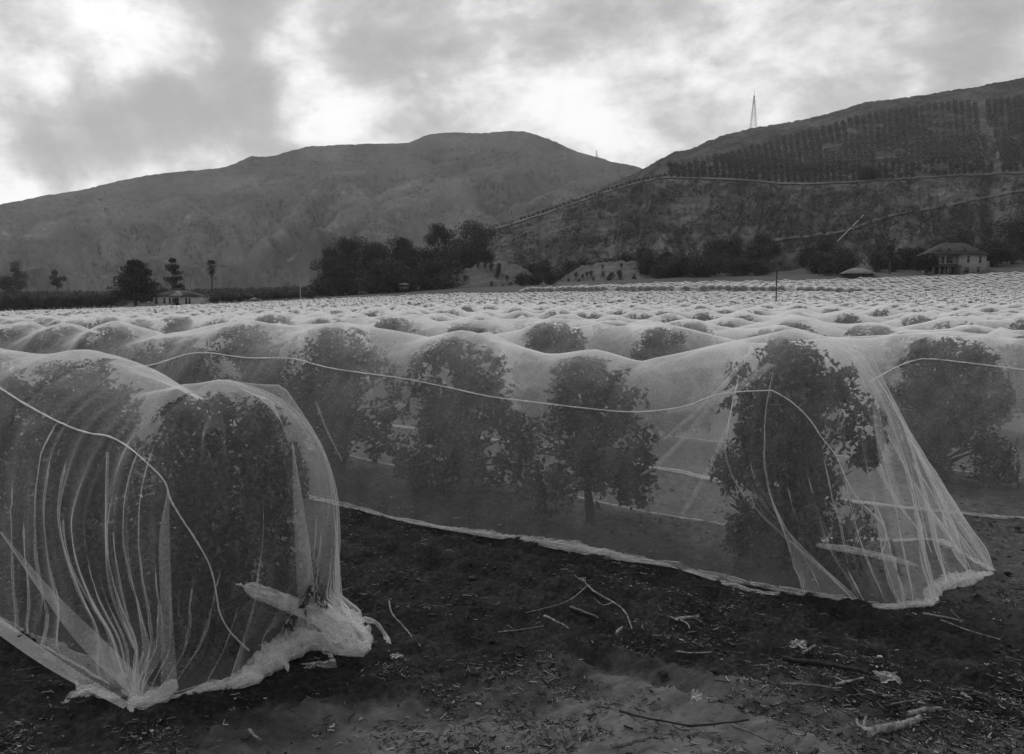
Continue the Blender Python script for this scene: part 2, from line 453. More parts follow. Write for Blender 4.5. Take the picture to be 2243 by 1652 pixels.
# ground: dark tilled soil, pale trodden dirt by the camera, drier field soil farther off
def ground_material():
    m, N, L, out = new_mat('soil')
    b = N.new('ShaderNodeBsdfPrincipled'); b.inputs['Roughness'].default_value = 1; b.inputs['Specular IOR Level'].default_value = .1
    tc = N.new('ShaderNodeTexCoord')
    def noise(s, d, r=.6, stretch=(1, 1, 1)):
        mp = N.new('ShaderNodeMapping'); mp.inputs['Scale'].default_value = stretch; L.new(tc.outputs['Object'], mp.inputs[0])
        n = N.new('ShaderNodeTexNoise'); n.inputs['Scale'].default_value = s; n.inputs['Detail'].default_value = d; n.inputs['Roughness'].default_value = r
        L.new(mp.outputs[0], n.inputs['Vector']); return n.outputs['Fac']
    def mth(op, a, b_=None, clamp=False):
        k = N.new('ShaderNodeMath'); k.operation = op; k.use_clamp = clamp
        for i, v in enumerate((a, b_)):
            if v is None: continue
            if isinstance(v, (int, float)): k.inputs[i].default_value = v
            else: L.new(v, k.inputs[i])
        return k.outputs[0]
    def ramp(f, stops):
        cr = N.new('ShaderNodeValToRGB'); L.new(f, cr.inputs[0])
        e = cr.color_ramp.elements
        e[0].position, e[1].position = stops[0][0], stops[-1][0]
        e[0].color = (stops[0][1],) * 3 + (1,); e[1].color = (stops[-1][1],) * 3 + (1,)
        for p, v in stops[1:-1]:
            k = e.new(p); k.color = (v, v, v, 1)
        return cr.outputs[0]
    soil = ramp(noise(2.2, 9, .7), [(.25, .008), (.5, .019), (.7, .036)])
    crumb = ramp(noise(26, 6, .7), [(.3, .3), (.52, 1.0), (.72, 2.3)])
    soilc = mth('MULTIPLY', soil, crumb)
    dirt = ramp(noise(3.5, 9, .65, (1, 2.2, 1)), [(.3, .07), (.5, .12), (.7, .18)])
    # the trodden dirt is a strip in front of the rows with a ragged edge
    sp = N.new('ShaderNodeSeparateXYZ'); L.new(tc.outputs['Object'], sp.inputs[0])
    ny = mth('ADD', sp.outputs[1], mth('MULTIPLY', mth('SUBTRACT', noise(.9, 7, .65), .5), 2.2))
    nx = mth('MULTIPLY', mth('ABSOLUTE', mth('SUBTRACT', sp.outputs[0], .7)), .42)
    k = ramp(mth('MULTIPLY', mth('ADD', ny, nx), .1), [(.53, 1), (.61, 0)])
    mx = N.new('ShaderNodeMix'); mx.data_type = 'RGBA'
    L.new(k, mx.inputs[0]); L.new(soilc, mx.inputs[6]); L.new(dirt, mx.inputs[7])
    pp = mth('ADD', mth('MULTIPLY', sp.outputs[0], float(NV[0])), mth('MULTIPLY', sp.outputs[1], float(NV[1])))
    und = ramp(mth('MULTIPLY', mth('ADD', pp, mth('MULTIPLY', mth('SUBTRACT', noise(1.6, 6), .5), .8)), .1), [(.70, 0), (.80, 1)])
    dry = ramp(noise(9, 8, .75), [(.3, .03), (.5, .065), (.7, .13)])
    mxu = N.new('ShaderNodeMix'); mxu.data_type = 'RGBA'
    L.new(und, mxu.inputs[0]); L.new(soilc, mxu.inputs[6]); L.new(dry, mxu.inputs[7])
    soilc = mxu.outputs[2]
    mx = N.new('ShaderNodeMix'); mx.data_type = 'RGBA'
    L.new(k, mx.inputs[0]); L.new(soilc, mx.inputs[6]); L.new(dirt, mx.inputs[7])
    # farther off: drier grassy plain
    far = ramp(mth('MULTIPLY', sp.outputs[1], 1 / 400), [(.6, 0), (.72, 1)])
    plain = ramp(noise(.03, 8, .65), [(.3, .03), (.6, .07)])
    mx2 = N.new('ShaderNodeMix'); mx2.data_type = 'RGBA'
    L.new(far, mx2.inputs[0]); L.new(mx.outputs[2], mx2.inputs[6]); L.new(plain, mx2.inputs[7])
    L.new(mx2.outputs[2], b.inputs['Base Color'])
    bp = N.new('ShaderNodeBump'); bp.inputs['Strength'].default_value = .9; bp.inputs['Distance'].default_value = .03
    L.new(noise(30, 8, .75), bp.inputs['Height']); L.new(bp.outputs[0], b.inputs['Normal'])
    L.new(b.outputs[0], out.inputs[0])
    return m
ground_material()

def hill_material(name, lo, hi, scale, scar, sscale, stretch=(1, 1, 1), bump=1.0, bd=6.0, dots=0.0, dscale=.1, dark=.03):
    m, N, L, out = new_mat(name)
    b = N.new('ShaderNodeBsdfPrincipled'); b.inputs['Roughness'].default_value = 1; b.inputs['Specular IOR Level'].default_value = 0
    tc = N.new('ShaderNodeTexCoord'); mp = N.new('ShaderNodeMapping'); mp.inputs['Scale'].default_value = stretch
    L.new(tc.outputs['Object'], mp.inputs[0])
    def noise(s, d, r=.6, dist=0):
        n = N.new('ShaderNodeTexNoise'); n.inputs['Scale'].default_value = s; n.inputs['Detail'].default_value = d
        n.inputs['Roughness'].default_value = r; n.inputs['Distortion'].default_value = dist
        L.new(mp.outputs[0], n.inputs['Vector']); return n.outputs['Fac']
    def ramp(f, a, va, c, vc):
        cr = N.new('ShaderNodeValToRGB'); L.new(f, cr.inputs[0]); e = cr.color_ramp.elements
        e[0].position = a; e[1].position = c; e[0].color = (va, va, va, 1); e[1].color = (vc, vc, vc, 1); return cr.outputs[0]
    base = ramp(noise(scale, 8, .62), .32, lo, .68, hi)
    sc = ramp(noise(sscale, 9, .72, .6), .66, 0, .74, 1)
    mx = N.new('ShaderNodeMix'); mx.data_type = 'RGBA'
    L.new(sc, mx.inputs[0]); L.new(base, mx.inputs[6]); mx.inputs[7].default_value = (scar, scar, scar, 1)
    col = mx.outputs[2]
    if dots:
        d = ramp(noise(dscale, 5, .7), .5, 0, .58, dots)
        m3 = N.new('ShaderNodeMix'); m3.data_type = 'RGBA'
        L.new(d, m3.inputs[0]); L.new(col, m3.inputs[6]); m3.inputs[7].default_value = (dark, dark, dark, 1); col = m3.outputs[2]
    av = N.new('ShaderNodeAttribute'); av.attribute_name = 'cover'  # scrub and scar tones, with relief shading painted in
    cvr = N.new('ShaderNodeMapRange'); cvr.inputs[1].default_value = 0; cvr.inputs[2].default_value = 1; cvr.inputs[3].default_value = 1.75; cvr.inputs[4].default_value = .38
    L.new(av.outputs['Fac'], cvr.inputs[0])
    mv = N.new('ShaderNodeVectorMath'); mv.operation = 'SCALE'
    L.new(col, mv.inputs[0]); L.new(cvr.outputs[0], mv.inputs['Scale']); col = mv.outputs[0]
    L.new(col, b.inputs['Base Color'])
    bp = N.new('ShaderNodeBump'); bp.inputs['Strength'].default_value = bump; bp.inputs['Distance'].default_value = bd
    L.new(noise(scale * 4, 8, .65), bp.inputs['Height']); L.new(bp.outputs[0], b.inputs['Normal'])
    L.new(b.outputs[0], out.inputs[0])
    return m
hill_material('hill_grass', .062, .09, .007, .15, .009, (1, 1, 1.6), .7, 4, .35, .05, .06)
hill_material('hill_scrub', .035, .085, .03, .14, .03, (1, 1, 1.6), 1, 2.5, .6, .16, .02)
hill_material('bank_dirt', .06, .115, .08, .2, .2, (1, 1, 2), 1, .6, .4, .35, .05)
surf('track_dirt', .042, .078, .2, 6, 1)

# ------------------------------------------------------------------ ground sheet
def build_ground():
    az = np.concatenate([np.linspace(-180, -40, 36)[:-1], np.linspace(-40, 40, 520), np.linspace(40, 180, 36)[1:-1]])
    rr = [.4]
    while rr[-1] < 2700:
        r = rr[-1]
        rr.append(r * (1.12 if r < 3.6 else 1.0052 if r < 10.5 else 1.011 if r < 22 else 1.045))
    rr = np.array(rr)
    A, Q = np.meshgrid(np.radians(az), rr, indexing='ij')
    X = Q * np.sin(A); Y = Q * np.cos(A)
    Z = ground_z(X, Y)
    near = sstep(26, 12, Q)
    clods = .08 * np.clip(fbm(X * 3.1, Y * 3.1, 11, 4, .6), -.6, 1) + .032 * np.clip(fbm(X * 11, Y * 11, 12, 3, .6), -.3, 1)
    trod = sstep(5.6, 4.6, Y + .42 * np.abs(X - .7) + 1.2 * fbm(X * .9, Y * .9, 17, 3))
    Z = Z + near * clods * (1 - .65 * trod)
    pr_ = X * NV[0] + Y * NV[1]
    Z = Z + .03 * np.sin(pr_ * 15 + 1.5 * fbm(X * .7, Y * .7, 19, 2)) * sstep(3.9, 4.6, pr_) * sstep(7.6, 6.9, pr_) * sstep(13, 8, Y) * (1 - trod)
    Z = Z + near * .012 * fbm(X * 28, Y * 28, 13, 2)
    n, m = A.shape
    v = np.stack([X, Y, Z], -1).reshape(-1, 3)
    f = [grid_faces(n, m)]
    # close the ring behind the camera and the centre
    j = np.arange(m - 1)
    f.append(np.stack([(n - 1) * m + j, j, j + 1, (n - 1) * m + j + 1], -1))
    c = len(v); v = np.vstack([v, [[0, 0, float(ground_z(0, 0))]]])
    i = np.arange(n)
    f.append(np.stack([i * m, ((i + 1) % n) * m, np.full(n, c)], -1))
    me = mesh_np('ground', v, f, True)
    link('ground', me, MAT['soil'])['kind'] = 'structure'
build_ground()

# ------------------------------------------------------------------ hills: sheets over azimuth and distance
HILLS = {}
def elev(py, px):
    """slope z/y (relative to the eye) of a picture point"""
    d = raydir(px, py); return d.z / d.y

def build_hill(name, pxs, ridge, lo, Y0, Y1, nt, prof, relief, mat, drop=True, veg_shade=None):
    """ridge, lo: picture heights of skyline and foot; prof(t) -> share of the climb; relief(x, y, t, px) metres"""
    px = np.asarray(pxs, float); n = len(px)
    e1 = np.array([elev(r, p) for r, p in zip(ridge, px)]); e0 = np.array([elev(r, p) for r, p in zip(lo, px)])
    t = np.linspace(0, 1, nt)
    T = np.broadcast_to(t, (n, nt))
    Y = Y0[:, None] + (Y1 - Y0)[:, None] * T
    X = (px[:, None] - CX) / FPX * Y
    E = e0[:, None] + (e1 - e0)[:, None] * prof(T, px[:, None])
    Z = H + E * Y + relief(X, Y, T, px[:, None])
    v = [np.stack([X, Y, Z], -1)]
    if drop:    # far side falls away behind the skyline
        for k, (dy, dz) in enumerate(((60, -8), (200, -60), (500, -200))):
            Yb = Y[:, -1] + dy; Xb = (px - CX) / FPX * Yb
            v.append(np.stack([Xb, Yb, Z[:, -1] + dz * (Z[:, -1] - 0) / 300.0 - 2 * k], -1)[:, None])
    V = np.concatenate(v, 1)
    me = mesh_np(name, V.reshape(-1, 3), grid_faces(n, V.shape[1]), True)
    at_ = me.attributes.new('cover', 'FLOAT', 'POINT')  # plant cover plus painted shading of gullies and crests
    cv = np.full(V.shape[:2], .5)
    if veg_shade is not None: cv[:, :nt] = veg_shade(X, Y, T, px[:, None])
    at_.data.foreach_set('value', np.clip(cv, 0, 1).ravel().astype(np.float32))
    o = link(name, me, MAT[mat]); o['kind'] = 'structure'
    HILLS[name] = BVHTree.FromPolygons([tuple(p) for p in V.reshape(-1, 3)], [tuple(int(i) for i in f) for f in grid_faces(n, V.shape[1])])
    return o

def interp(pts, px):
    a = np.array(pts, float); return np.interp(px, a[:, 0], a[:, 1])

# far hill on the left
far_ridge = [(-900, 560), (-400, 500), (0, 450), (100, 432), (200, 415), (330, 385), (450, 372), (505, 368), (560, 343), (605, 342), (680, 322),
             (760, 317), (850, 315), (900, 313), (945, 294), (1000, 290), (1060, 293), (1110, 287), (1150, 288), (1200, 305), (1260, 332),
             (1330, 353), (1400, 368), (1500, 400), (1700, 440), (2100, 470)]
px = np.concatenate([np.linspace(-900, -60, 60)[:-1], np.linspace(-60, 1450, 680), np.linspace(1450, 2100, 40)[1:]])
def far_prof(t, p):
    return t ** .93
def gully(p, t):
    u = p / 62 + 1.0 * fbm(p / 130, t * 3.2, 26, 3) + 1.1 * t
    return 1 - np.abs(2 * vnoise(u, t * 1.7, 24) - 1)
SPURS = [[(1100, 287), (1010, 370), (900, 440), (760, 520), (690, 600)], [(1150, 288), (1190, 372), (1060, 416), (960, 446), (850, 500), (800, 570)],
         [(680, 322), (650, 400), (600, 452), (500, 520), (410, 572)], [(945, 294), (820, 382), (705, 440), (640, 520), (590, 600)], [(560, 343), (470, 420), (380, 480), (290, 545)],
         [(330, 385), (270, 440), (180, 500), (70, 565)], [(1260, 332), (1310, 405), (1250, 450), (1140, 490)], [(200, 415), (120, 470), (10, 525), (-80, 580)],
         [(770, 317), (735, 380), (762, 440), (812, 505), (860, 575)], [(1000, 290), (1060, 350), (1120, 372), (1240, 392)], [(450, 372), (420, 430), (440, 500), (520, 560)],
         [(850, 315), (870, 380), (940, 410), (1010, 470), (1060, 540)], [(100, 432), (60, 500), (-60, 545)], [(620, 342), (560, 420), (470, 470), (330, 505), (240, 560)]]
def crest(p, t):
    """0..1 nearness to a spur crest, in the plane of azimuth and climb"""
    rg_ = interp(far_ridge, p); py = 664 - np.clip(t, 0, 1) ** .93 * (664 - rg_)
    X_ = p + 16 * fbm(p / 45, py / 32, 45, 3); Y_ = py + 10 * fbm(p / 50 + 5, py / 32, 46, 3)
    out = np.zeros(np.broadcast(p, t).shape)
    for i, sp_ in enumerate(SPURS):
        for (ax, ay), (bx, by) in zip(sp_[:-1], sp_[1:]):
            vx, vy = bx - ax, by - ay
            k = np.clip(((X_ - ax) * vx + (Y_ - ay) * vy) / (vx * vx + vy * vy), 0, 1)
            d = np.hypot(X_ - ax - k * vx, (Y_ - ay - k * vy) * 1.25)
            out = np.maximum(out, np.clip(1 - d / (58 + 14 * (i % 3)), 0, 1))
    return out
def far_veg_shade(x, y, t, p):
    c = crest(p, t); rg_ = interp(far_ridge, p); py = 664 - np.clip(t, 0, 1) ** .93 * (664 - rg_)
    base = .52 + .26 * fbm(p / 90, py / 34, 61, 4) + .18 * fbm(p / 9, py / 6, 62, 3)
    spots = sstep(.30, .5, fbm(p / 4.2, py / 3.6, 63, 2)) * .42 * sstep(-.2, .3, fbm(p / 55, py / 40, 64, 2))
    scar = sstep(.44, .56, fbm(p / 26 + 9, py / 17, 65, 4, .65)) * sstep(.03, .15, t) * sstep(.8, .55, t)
    return base + .14 * sstep(.45, .0, c) - .07 * sstep(.6, 1, c) + spots - .5 * scar  # hollows painted darker, crests lighter, standing in for weak relief shading
def far_relief(x, y, t, p):
    w = np.minimum(t * 5, 1) * sstep(1.0, .62, t)
    c = sstep(0, 1, crest(p, t))
    rills = ridged(p / 24 + .8 * fbm(p / 40, t * 8, 47, 2), t * 6, 48, 3) - .55
    bumps = 0
    for cx_, ct, wx, wt_, hh_ in ((95, .10, 95, .07, 16), (330, .14, 85, .08, 20), (470, .09, 70, .06, 13), (580, .12, 80, .07, 14), (210, .06, 60, .05, 9), (700, .15, 70, .08, 14)):
        bumps = bumps + hh_ * np.exp(-((p - cx_) / wx) ** 2 - ((t - ct) / wt_) ** 2)
    return w * (24 * c) + bumps + 1.0 * fbm(p / 8, t * 30, 28, 3) * np.minimum(t * 4, 1)
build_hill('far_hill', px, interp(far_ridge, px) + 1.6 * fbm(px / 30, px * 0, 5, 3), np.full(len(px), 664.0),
           np.full(len(px), 520.0), 1750 + 250 * fbm(px / 400, px * 0 + 3, 6, 2), 230, far_prof, far_relief, 'hill_grass', veg_shade=far_veg_shade)

# nearer hill on the right with a bench road cut into it
road = [(840, 655), (900, 632), (960, 590), (1000, 562), (1080, 505), (1140, 487), (1200, 468), (1260, 447), (1330, 422), (1400, 402), (1460, 391), (1560, 393), (1640, 397),
        (1720, 404), (1830, 402), (1950, 395), (2100, 386), (2242, 379), (2700, 355)]
near_ridge = [(840, 652), (900, 626), (960, 580), (1000, 548), (1080, 492), (1140, 472), (1200, 453), (1260, 430), (1330, 402), (1380, 382), (1402, 370), (1440, 348), (1470, 332), (1488, 330),
              (1505, 328), (1530, 314), (1560, 302), (1640, 278), (1700, 270), (1780, 252), (1880, 225), (2000, 210), (2100, 192), (2242, 165), (2700, 80)]
lowline = [(840, 662), (900, 650), (1000, 645), (1121, 640), (1500, 625), (1900, 612), (2242, 598), (2700, 580)]
pxr = np.concatenate([np.linspace(840, 2290, 720), np.linspace(2290, 2700, 60)[1:]])
RY0, RYR, RY1 = 290.0, 460.0, 800.0
TR = (RYR - RY0) / (RY1 - RY0)
rd_e = np.array([elev(a, b) for a, b in zip(interp(road, pxr), pxr)])
e0_ = np.array([elev(a, b) for a, b in zip(interp(lowline, pxr), pxr)])
e1_ = np.array([elev(a, b) for a, b in zip(interp(near_ridge, pxr), pxr)])
fr_road = ((rd_e - e0_) / np.maximum(e1_ - e0_, 1e-5))[:, None]
def near_prof(t, p):
    a = np.clip(t / TR, 0, 1); bnc = .012
    b = np.clip((t - TR - bnc) / (1 - TR - bnc), 0, 1)
    return np.where(t < TR + bnc, fr_road * a ** .92, fr_road + (1 - fr_road) * b ** .8)
def near_veg_shade(x, y, t, p):
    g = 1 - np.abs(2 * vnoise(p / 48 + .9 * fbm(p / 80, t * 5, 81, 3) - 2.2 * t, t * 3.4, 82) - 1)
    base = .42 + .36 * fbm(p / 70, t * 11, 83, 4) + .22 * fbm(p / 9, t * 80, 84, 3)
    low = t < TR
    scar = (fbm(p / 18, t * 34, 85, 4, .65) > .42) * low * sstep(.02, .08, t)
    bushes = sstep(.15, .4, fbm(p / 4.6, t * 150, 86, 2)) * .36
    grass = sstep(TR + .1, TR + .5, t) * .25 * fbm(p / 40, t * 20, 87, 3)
    return base + .25 * sstep(.6, .98, g) * low + np.where(low, bushes, bushes * .4) - .42 * scar + grass  # gully lines below the road painted darker in place of relief shading
def near_relief(x, y, t, p):
    a = np.clip(t / TR, 0, 1); w = (a * (1 - a) * 4) ** .8 * (t < TR)
    u = p / 75 + .9 * fbm(p / 120, t * 3, 31, 2) - 1.3 * t
    g = ridged(u, t * 2.2, 32, 4) - .55
    b = np.clip((t - TR - .02) / (1 - TR), 0, 1); w2 = (b * (1 - b) * 4) ** .9
    g2 = ridged(p / 190 + .6 * fbm(p / 150, t * 3, 34, 2), t * 1.1, 35, 3) - .55
    size = np.clip((p - 1000) / 400, .12, 1)
    return size * (w * 13 * g + w2 * 14 * g2 + .8 * fbm(p / 7, t * 60, 36, 3) * np.minimum(t * 6, 1) * (np.abs(t - TR - .006) > .012))
build_hill('right_hill', pxr, interp(near_ridge, pxr) + .9 * fbm(pxr / 14, pxr * 0, 7, 3), interp(lowline, pxr), np.full(len(pxr), RY0), np.full(len(pxr), RY1), 280, near_prof, near_relief, 'hill_scrub', veg_shade=near_veg_shade)

# pale terraced banks at the foot of the hill
def bank(name, pts, Ya, Yb, mat='bank_dirt'):
    p = np.linspace(pts[0][0], pts[-1][0], 120)
    rg = interp(pts, p); lo = np.maximum(interp(lowline, p) + 14, rg + 1)
    def prof(t, q): return np.clip(t, 0, 1) ** .9 + .03 * np.sin(t * 34) * t * (1 - t) * 2
    def rel(x, y, t, q): return .8 * fbm(q / 12, t * 8, 41, 3) * t
    build_hill(name, p, rg, lo, np.full(120, Ya), np.full(120, Yb), 60, prof, rel, mat, drop=False)
bank('dirt_bank', [(895, 645), (920, 636), (950, 622), (985, 608), (1010, 594), (1040, 582), (1075, 573), (1110, 574), (1150, 590), (1190, 615), (1220, 640)], 276, 300)
bank('dirt_slope', [(1200, 640), (1235, 606), (1262, 588), (1300, 577), (1350, 572), (1400, 573), (1440, 585), (1480, 612), (1510, 630)], 274, 300)

def hit(px, py, names=('dirt_bank', 'dirt_slope', 'right_hill', 'far_hill')):
    d = raydir(px, py); best = None
    for n in names:
        h = HILLS[n].ray_cast(Vector((0, 0, H)), d)
        if h[0] is not None and (best is None or h[3] < best[1]): best = (h[0], h[3], n)
    return best

def drape_path(name, pts, wpx, mat, n=160, names=('right_hill',), lift=.5):
    """pale cut laid on the hill along a line read off the photograph"""
    P = catmull([(a, b, 0) for a, b in pts], n)
    w = wpx * (1 + .7 * fbm(np.arange(n) * .22, np.zeros(n), 55, 3))
    P[:, 1] += 1.2 * fbm(np.arange(n) * .13, np.zeros(n), 57, 3)
    tan = np.gradient(P, axis=0); tan /= np.linalg.norm(tan, axis=1)[:, None]
    V = []; F = []; last = None
    for i in range(n):
        row = []
        for k in (-1, 0, 1):
            h = hit(P[i, 0] - tan[i, 1] * w[i] * k * .5, P[i, 1] + tan[i, 0] * w[i] * k * .5, names)
            row.append(h[0] + Vector((0, -.2, lift)) if h else None)
        if None in row: last = None; continue
        c = len(V); V += [tuple(q) for q in row]
        if last is not None and (row[1] - Vector(V[last + 1])).length < 30: F += [(last, c, c + 1, last + 1), (last + 1, c + 1, c + 2, last + 2)]
        last = c
    o = link(name, mesh_np(name, np.array(V), np.array(F), True), MAT[mat]); o['kind'] = 'structure'
drape_path('bench_road', [(1085, 503), (1140, 486), (1200, 467), (1260, 446), (1330, 421), (1400, 401), (1460, 391), (1560, 393), (1640, 397), (1720, 404), (1830, 402), (1950, 395), (2100, 386), (2260, 379)], 3.2, 'track_dirt', 260)
drape_path('hill_track', [(1540, 582), (1590, 560), (1640, 545), (1700, 528), (1780, 518), (1850, 508), (1900, 490), (1960, 472), (2050, 456), (2150, 436), (2260, 414)], 5, 'track_dirt', 200)
drape_path('terrace_track', [(1560, 386), (1680, 372), (1800, 356), (1950, 348), (2110, 342)], 2.4, 'track_dirt', 120)
drape_path('upper_track', [(1760, 338), (1850, 318), (1960, 306), (2110, 298)], 2.2, 'track_dirt', 100)
drape_path('fire_break', [(2125, 250), (2135, 290), (2150, 330), (2162, 370)], 7, 'track_dirt', 60)
drape_path('fire_track', [(2160, 275), (2180, 320), (2185, 350)], 7, 'track_dirt', 50)

# ------------------------------------------------------------------ orchard trees (meshes)
def leaf_quads(P, D, L, W, rng):
    """one folded leaf (two quads share the midrib -> 4 verts, 2 tris) per row"""
    n = len(P)
    D = D / (np.linalg.norm(D, axis=1)[:, None] + 1e-9)
    r = rng.normal(size=(n, 3)); s = np.cross(D, r); s /= np.linalg.norm(s, axis=1)[:, None] + 1e-9
    u = np.cross(s, D)
    L = L[:, None]; W = W[:, None]
    a = P; t = P + D * L - u * L * .12
    m = P + D * L * .5
    b = m + s * W * .5 + u * W * .22; c = m - s * W * .5 + u * W * .22
    v = np.stack([a, b, t, c], 1).reshape(-1, 3)
    k = np.arange(n) * 4
    f = np.concatenate([np.stack([k, k + 1, k + 2], 1), np.stack([k, k + 2, k + 3], 1)])
    return v, f

def orchard_tree(seed, h=1.95, Rx=.8, trunk=.42, twigs=430, leaves=15, L=.085, gaps=.25):
    """returns trunk mesh, crown mesh; base at the origin"""
    rng = np.random.default_rng(seed)
    zc = trunk + (h - trunk) * .47; Rz = (h - trunk) * .53
    tm = MB()
    lean = rng.normal(0, .04, 2)
    tp = [(0, 0, -.05), (lean[0] * .4, lean[1] * .4, trunk * .5), (lean[0], lean[1], trunk), (lean[0] * 1.5, lean[1] * 1.5, zc), (lean[0] * 2, lean[1] * 2, h - .35)]
    tm.tube(catmull(tp, 10), np.linspace(.05, .014, 10), 7, .25, seed)
    tips = []
    for k in range(9):
        a = k * 2.4 + rng.uniform(-.3, .3); z0 = trunk * (.9 + .16 * k)
        z0 = min(z0, h - .6); r1 = Rx * rng.uniform(.6, .85)
        p0 = np.array([lean[0], lean[1], z0]); p2 = np.array([math.cos(a) * r1, math.sin(a) * r1, z0 + rng.uniform(.2, .6)])
        p1 = (p0 + p2) / 2 + np.array([0, 0, rng.uniform(-.02, .12)])
        q = catmull([p0, p1, p2], 6); tm.tube(q, np.linspace(.02, .006, 6), 5); tips.append(q)
    # lobes: each limb carries its own mass of leaves, some low skirts, some upright shoots
    lob = []
    nl = 17
    for k in range(nl):
        a_ = k * 2.4 + rng.uniform(-.6, .6); f = (k + .5) / nl
        z = trunk * .95 + (h - trunk - .22) * f + rng.normal(0, .06)
        wide = np.interp(f, [0, .2, .5, .8, 1], [.92, 1, .95, .72, .4])
        out_ = Rx * wide * rng.choice([rng.uniform(.3, .6), rng.uniform(.65, .95)])
        rr = np.array([1, 1, rng.uniform(.75, 1.4)]) * rng.uniform(.15, .31) * Rx / .82
        lob.append((np.array([math.cos(a_) * out_, math.sin(a_) * out_, z]), rr))
    for k in range(3 if gaps < .25 else 1): lob.append((np.array([rng.normal(0, .1), rng.normal(0, .1), zc + (k - 1) * .35]), np.array([.36, .36, .4]) * Rx / .82))
    for k in range(4):      # leading shoots
        a_ = rng.uniform(0, 6.28); o_ = Rx * rng.uniform(.1, .55); lob.append((np.array([math.cos(a_) * o_, math.sin(a_) * o_, h - rng.uniform(.12, .32)]), np.array([.15, .15, .28])))
    for k in range(6):      # hanging skirts
        a_ = rng.uniform(0, 6.28); o_ = Rx * rng.uniform(.45, .9); lob.append((np.array([math.cos(a_) * o_, math.sin(a_) * o_, max(trunk * rng.uniform(.7, 1.4), .2)]), np.array([.2, .2, .24])))
    wts = np.array([np.prod(r_) ** .67 for _, r_ in lob]); wts /= wts.sum()
    P = []; D = []
    while len(P) < twigs:
        c_, r_ = lob[rng.choice(len(lob), p=wts)]
        d = rng.normal(size=3); d /= np.linalg.norm(d)
        p = c_ + d * r_ * rng.uniform(.2, 1) ** .45
        if p[2] < max(trunk * .35, .1): continue
        P.append(p); D.append(d * .7 + np.array([0, 0, .35]) + rng.normal(0, .4, 3))
    for c_, r_ in lob[:nl:2]:
        tm.tube(catmull([(lean[0], lean[1], min(trunk + .1, c_[2])), tuple(c_ * .5 + np.array([0, 0, c_[2] * .42])), tuple(c_)], 6), np.linspace(.018, .006, 6), 5)
    P = np.array(P); D = np.array(D); D /= np.linalg.norm(D, axis=1)[:, None]
    n = len(P)
    j = np.arange(leaves)
    ln = rng.uniform(.12, .26, n)
    base = P[:, None] + D[:, None] * (ln[:, None] * (j[None] / leaves - .5))[..., None]
    base = base.reshape(-1, 3) + rng.normal(0, .018, (n * leaves, 3))
    dd = np.repeat(D, leaves, 0) * .55 + rng.normal(0, .75, (n * leaves, 3)) + np.array([0, 0, -.12])
    v, f = leaf_quads(base, dd, rng.uniform(.6, 1.25, n * leaves) * L, rng.uniform(.4, .6, n * leaves) * L, rng)
    q = (v - np.array([0, 0, h * .56])) / np.array([Rx, Rx, h * .44])
    zl = np.where(q[:, 2] < 0, q[:, 2], 0); q[:, 2] = np.maximum(q[:, 2], 0)      # below the widest part the net hangs clear of the leaves
    ql = (np.abs(q) ** 2.15).sum(1) ** (1 / 2.15)
    qn = np.where(ql > .88, .88 + .12 * np.tanh((ql - .88) / .16), ql) / np.maximum(ql, 1e-6)
    q = q * qn[:, None]; q[:, 2] += zl
    v = q * np.array([Rx, Rx, h * .44]) + np.array([0, 0, h * .56])
    return tm.mesh('trunk'), mesh_np('crown', v, f)

def blob_crown(seed, h=1.9, Rx=.85, n=230, L=.3):
    """light crown for trees far across the field: leaf sprays over an uneven ellipsoid"""
    rng = np.random.default_rng(seed)
    d = rng.normal(size=(n, 3)); d /= np.linalg.norm(d, axis=1)[:, None]
    zc = h * .56; Rz = h * .44
    e = rng.uniform(.6, 1.02, n)[:, None] * (1 + .15 * fbm(d[:, :1] * 3 + seed, d[:, 1:2] * 3 + d[:, 2:], seed, 2))
    P = d * e * np.array([Rx, Rx, Rz]) + np.array([0, 0, zc])
    v, f = leaf_quads(P - d * L * .3, d * .4 + rng.normal(0, .8, (n, 3)), np.full(n, L) * rng.uniform(.7, 1.2, n), np.full(n, L * .75), rng)
    mb = MB(); mb.add(v, f)
    mb.tube(np.array([(0, 0, -.1), (0, 0, h * .3), (0, 0, h * .6)]), np.array([.05, .045, .03]), 5)
    return mb

# ------------------------------------------------------------------ rows
SP = 2.27
def rowpt(p, s): return NV * p + DV * s

def ray_ell(o, e, q, rad):
    """far root of rays o + t e with ellipsoids; o (...,3) e (...,3) q (3,) rad (3,)"""
    m = (o - q) / rad; k = e / rad
    a = (k * k).sum(-1); b = (m * k).sum(-1); c = (m * m).sum(-1) - 1
    D = b * b - a * c
    return np.where(D > 0, (-b + np.sqrt(np.maximum(D, 0))) / a, 0)

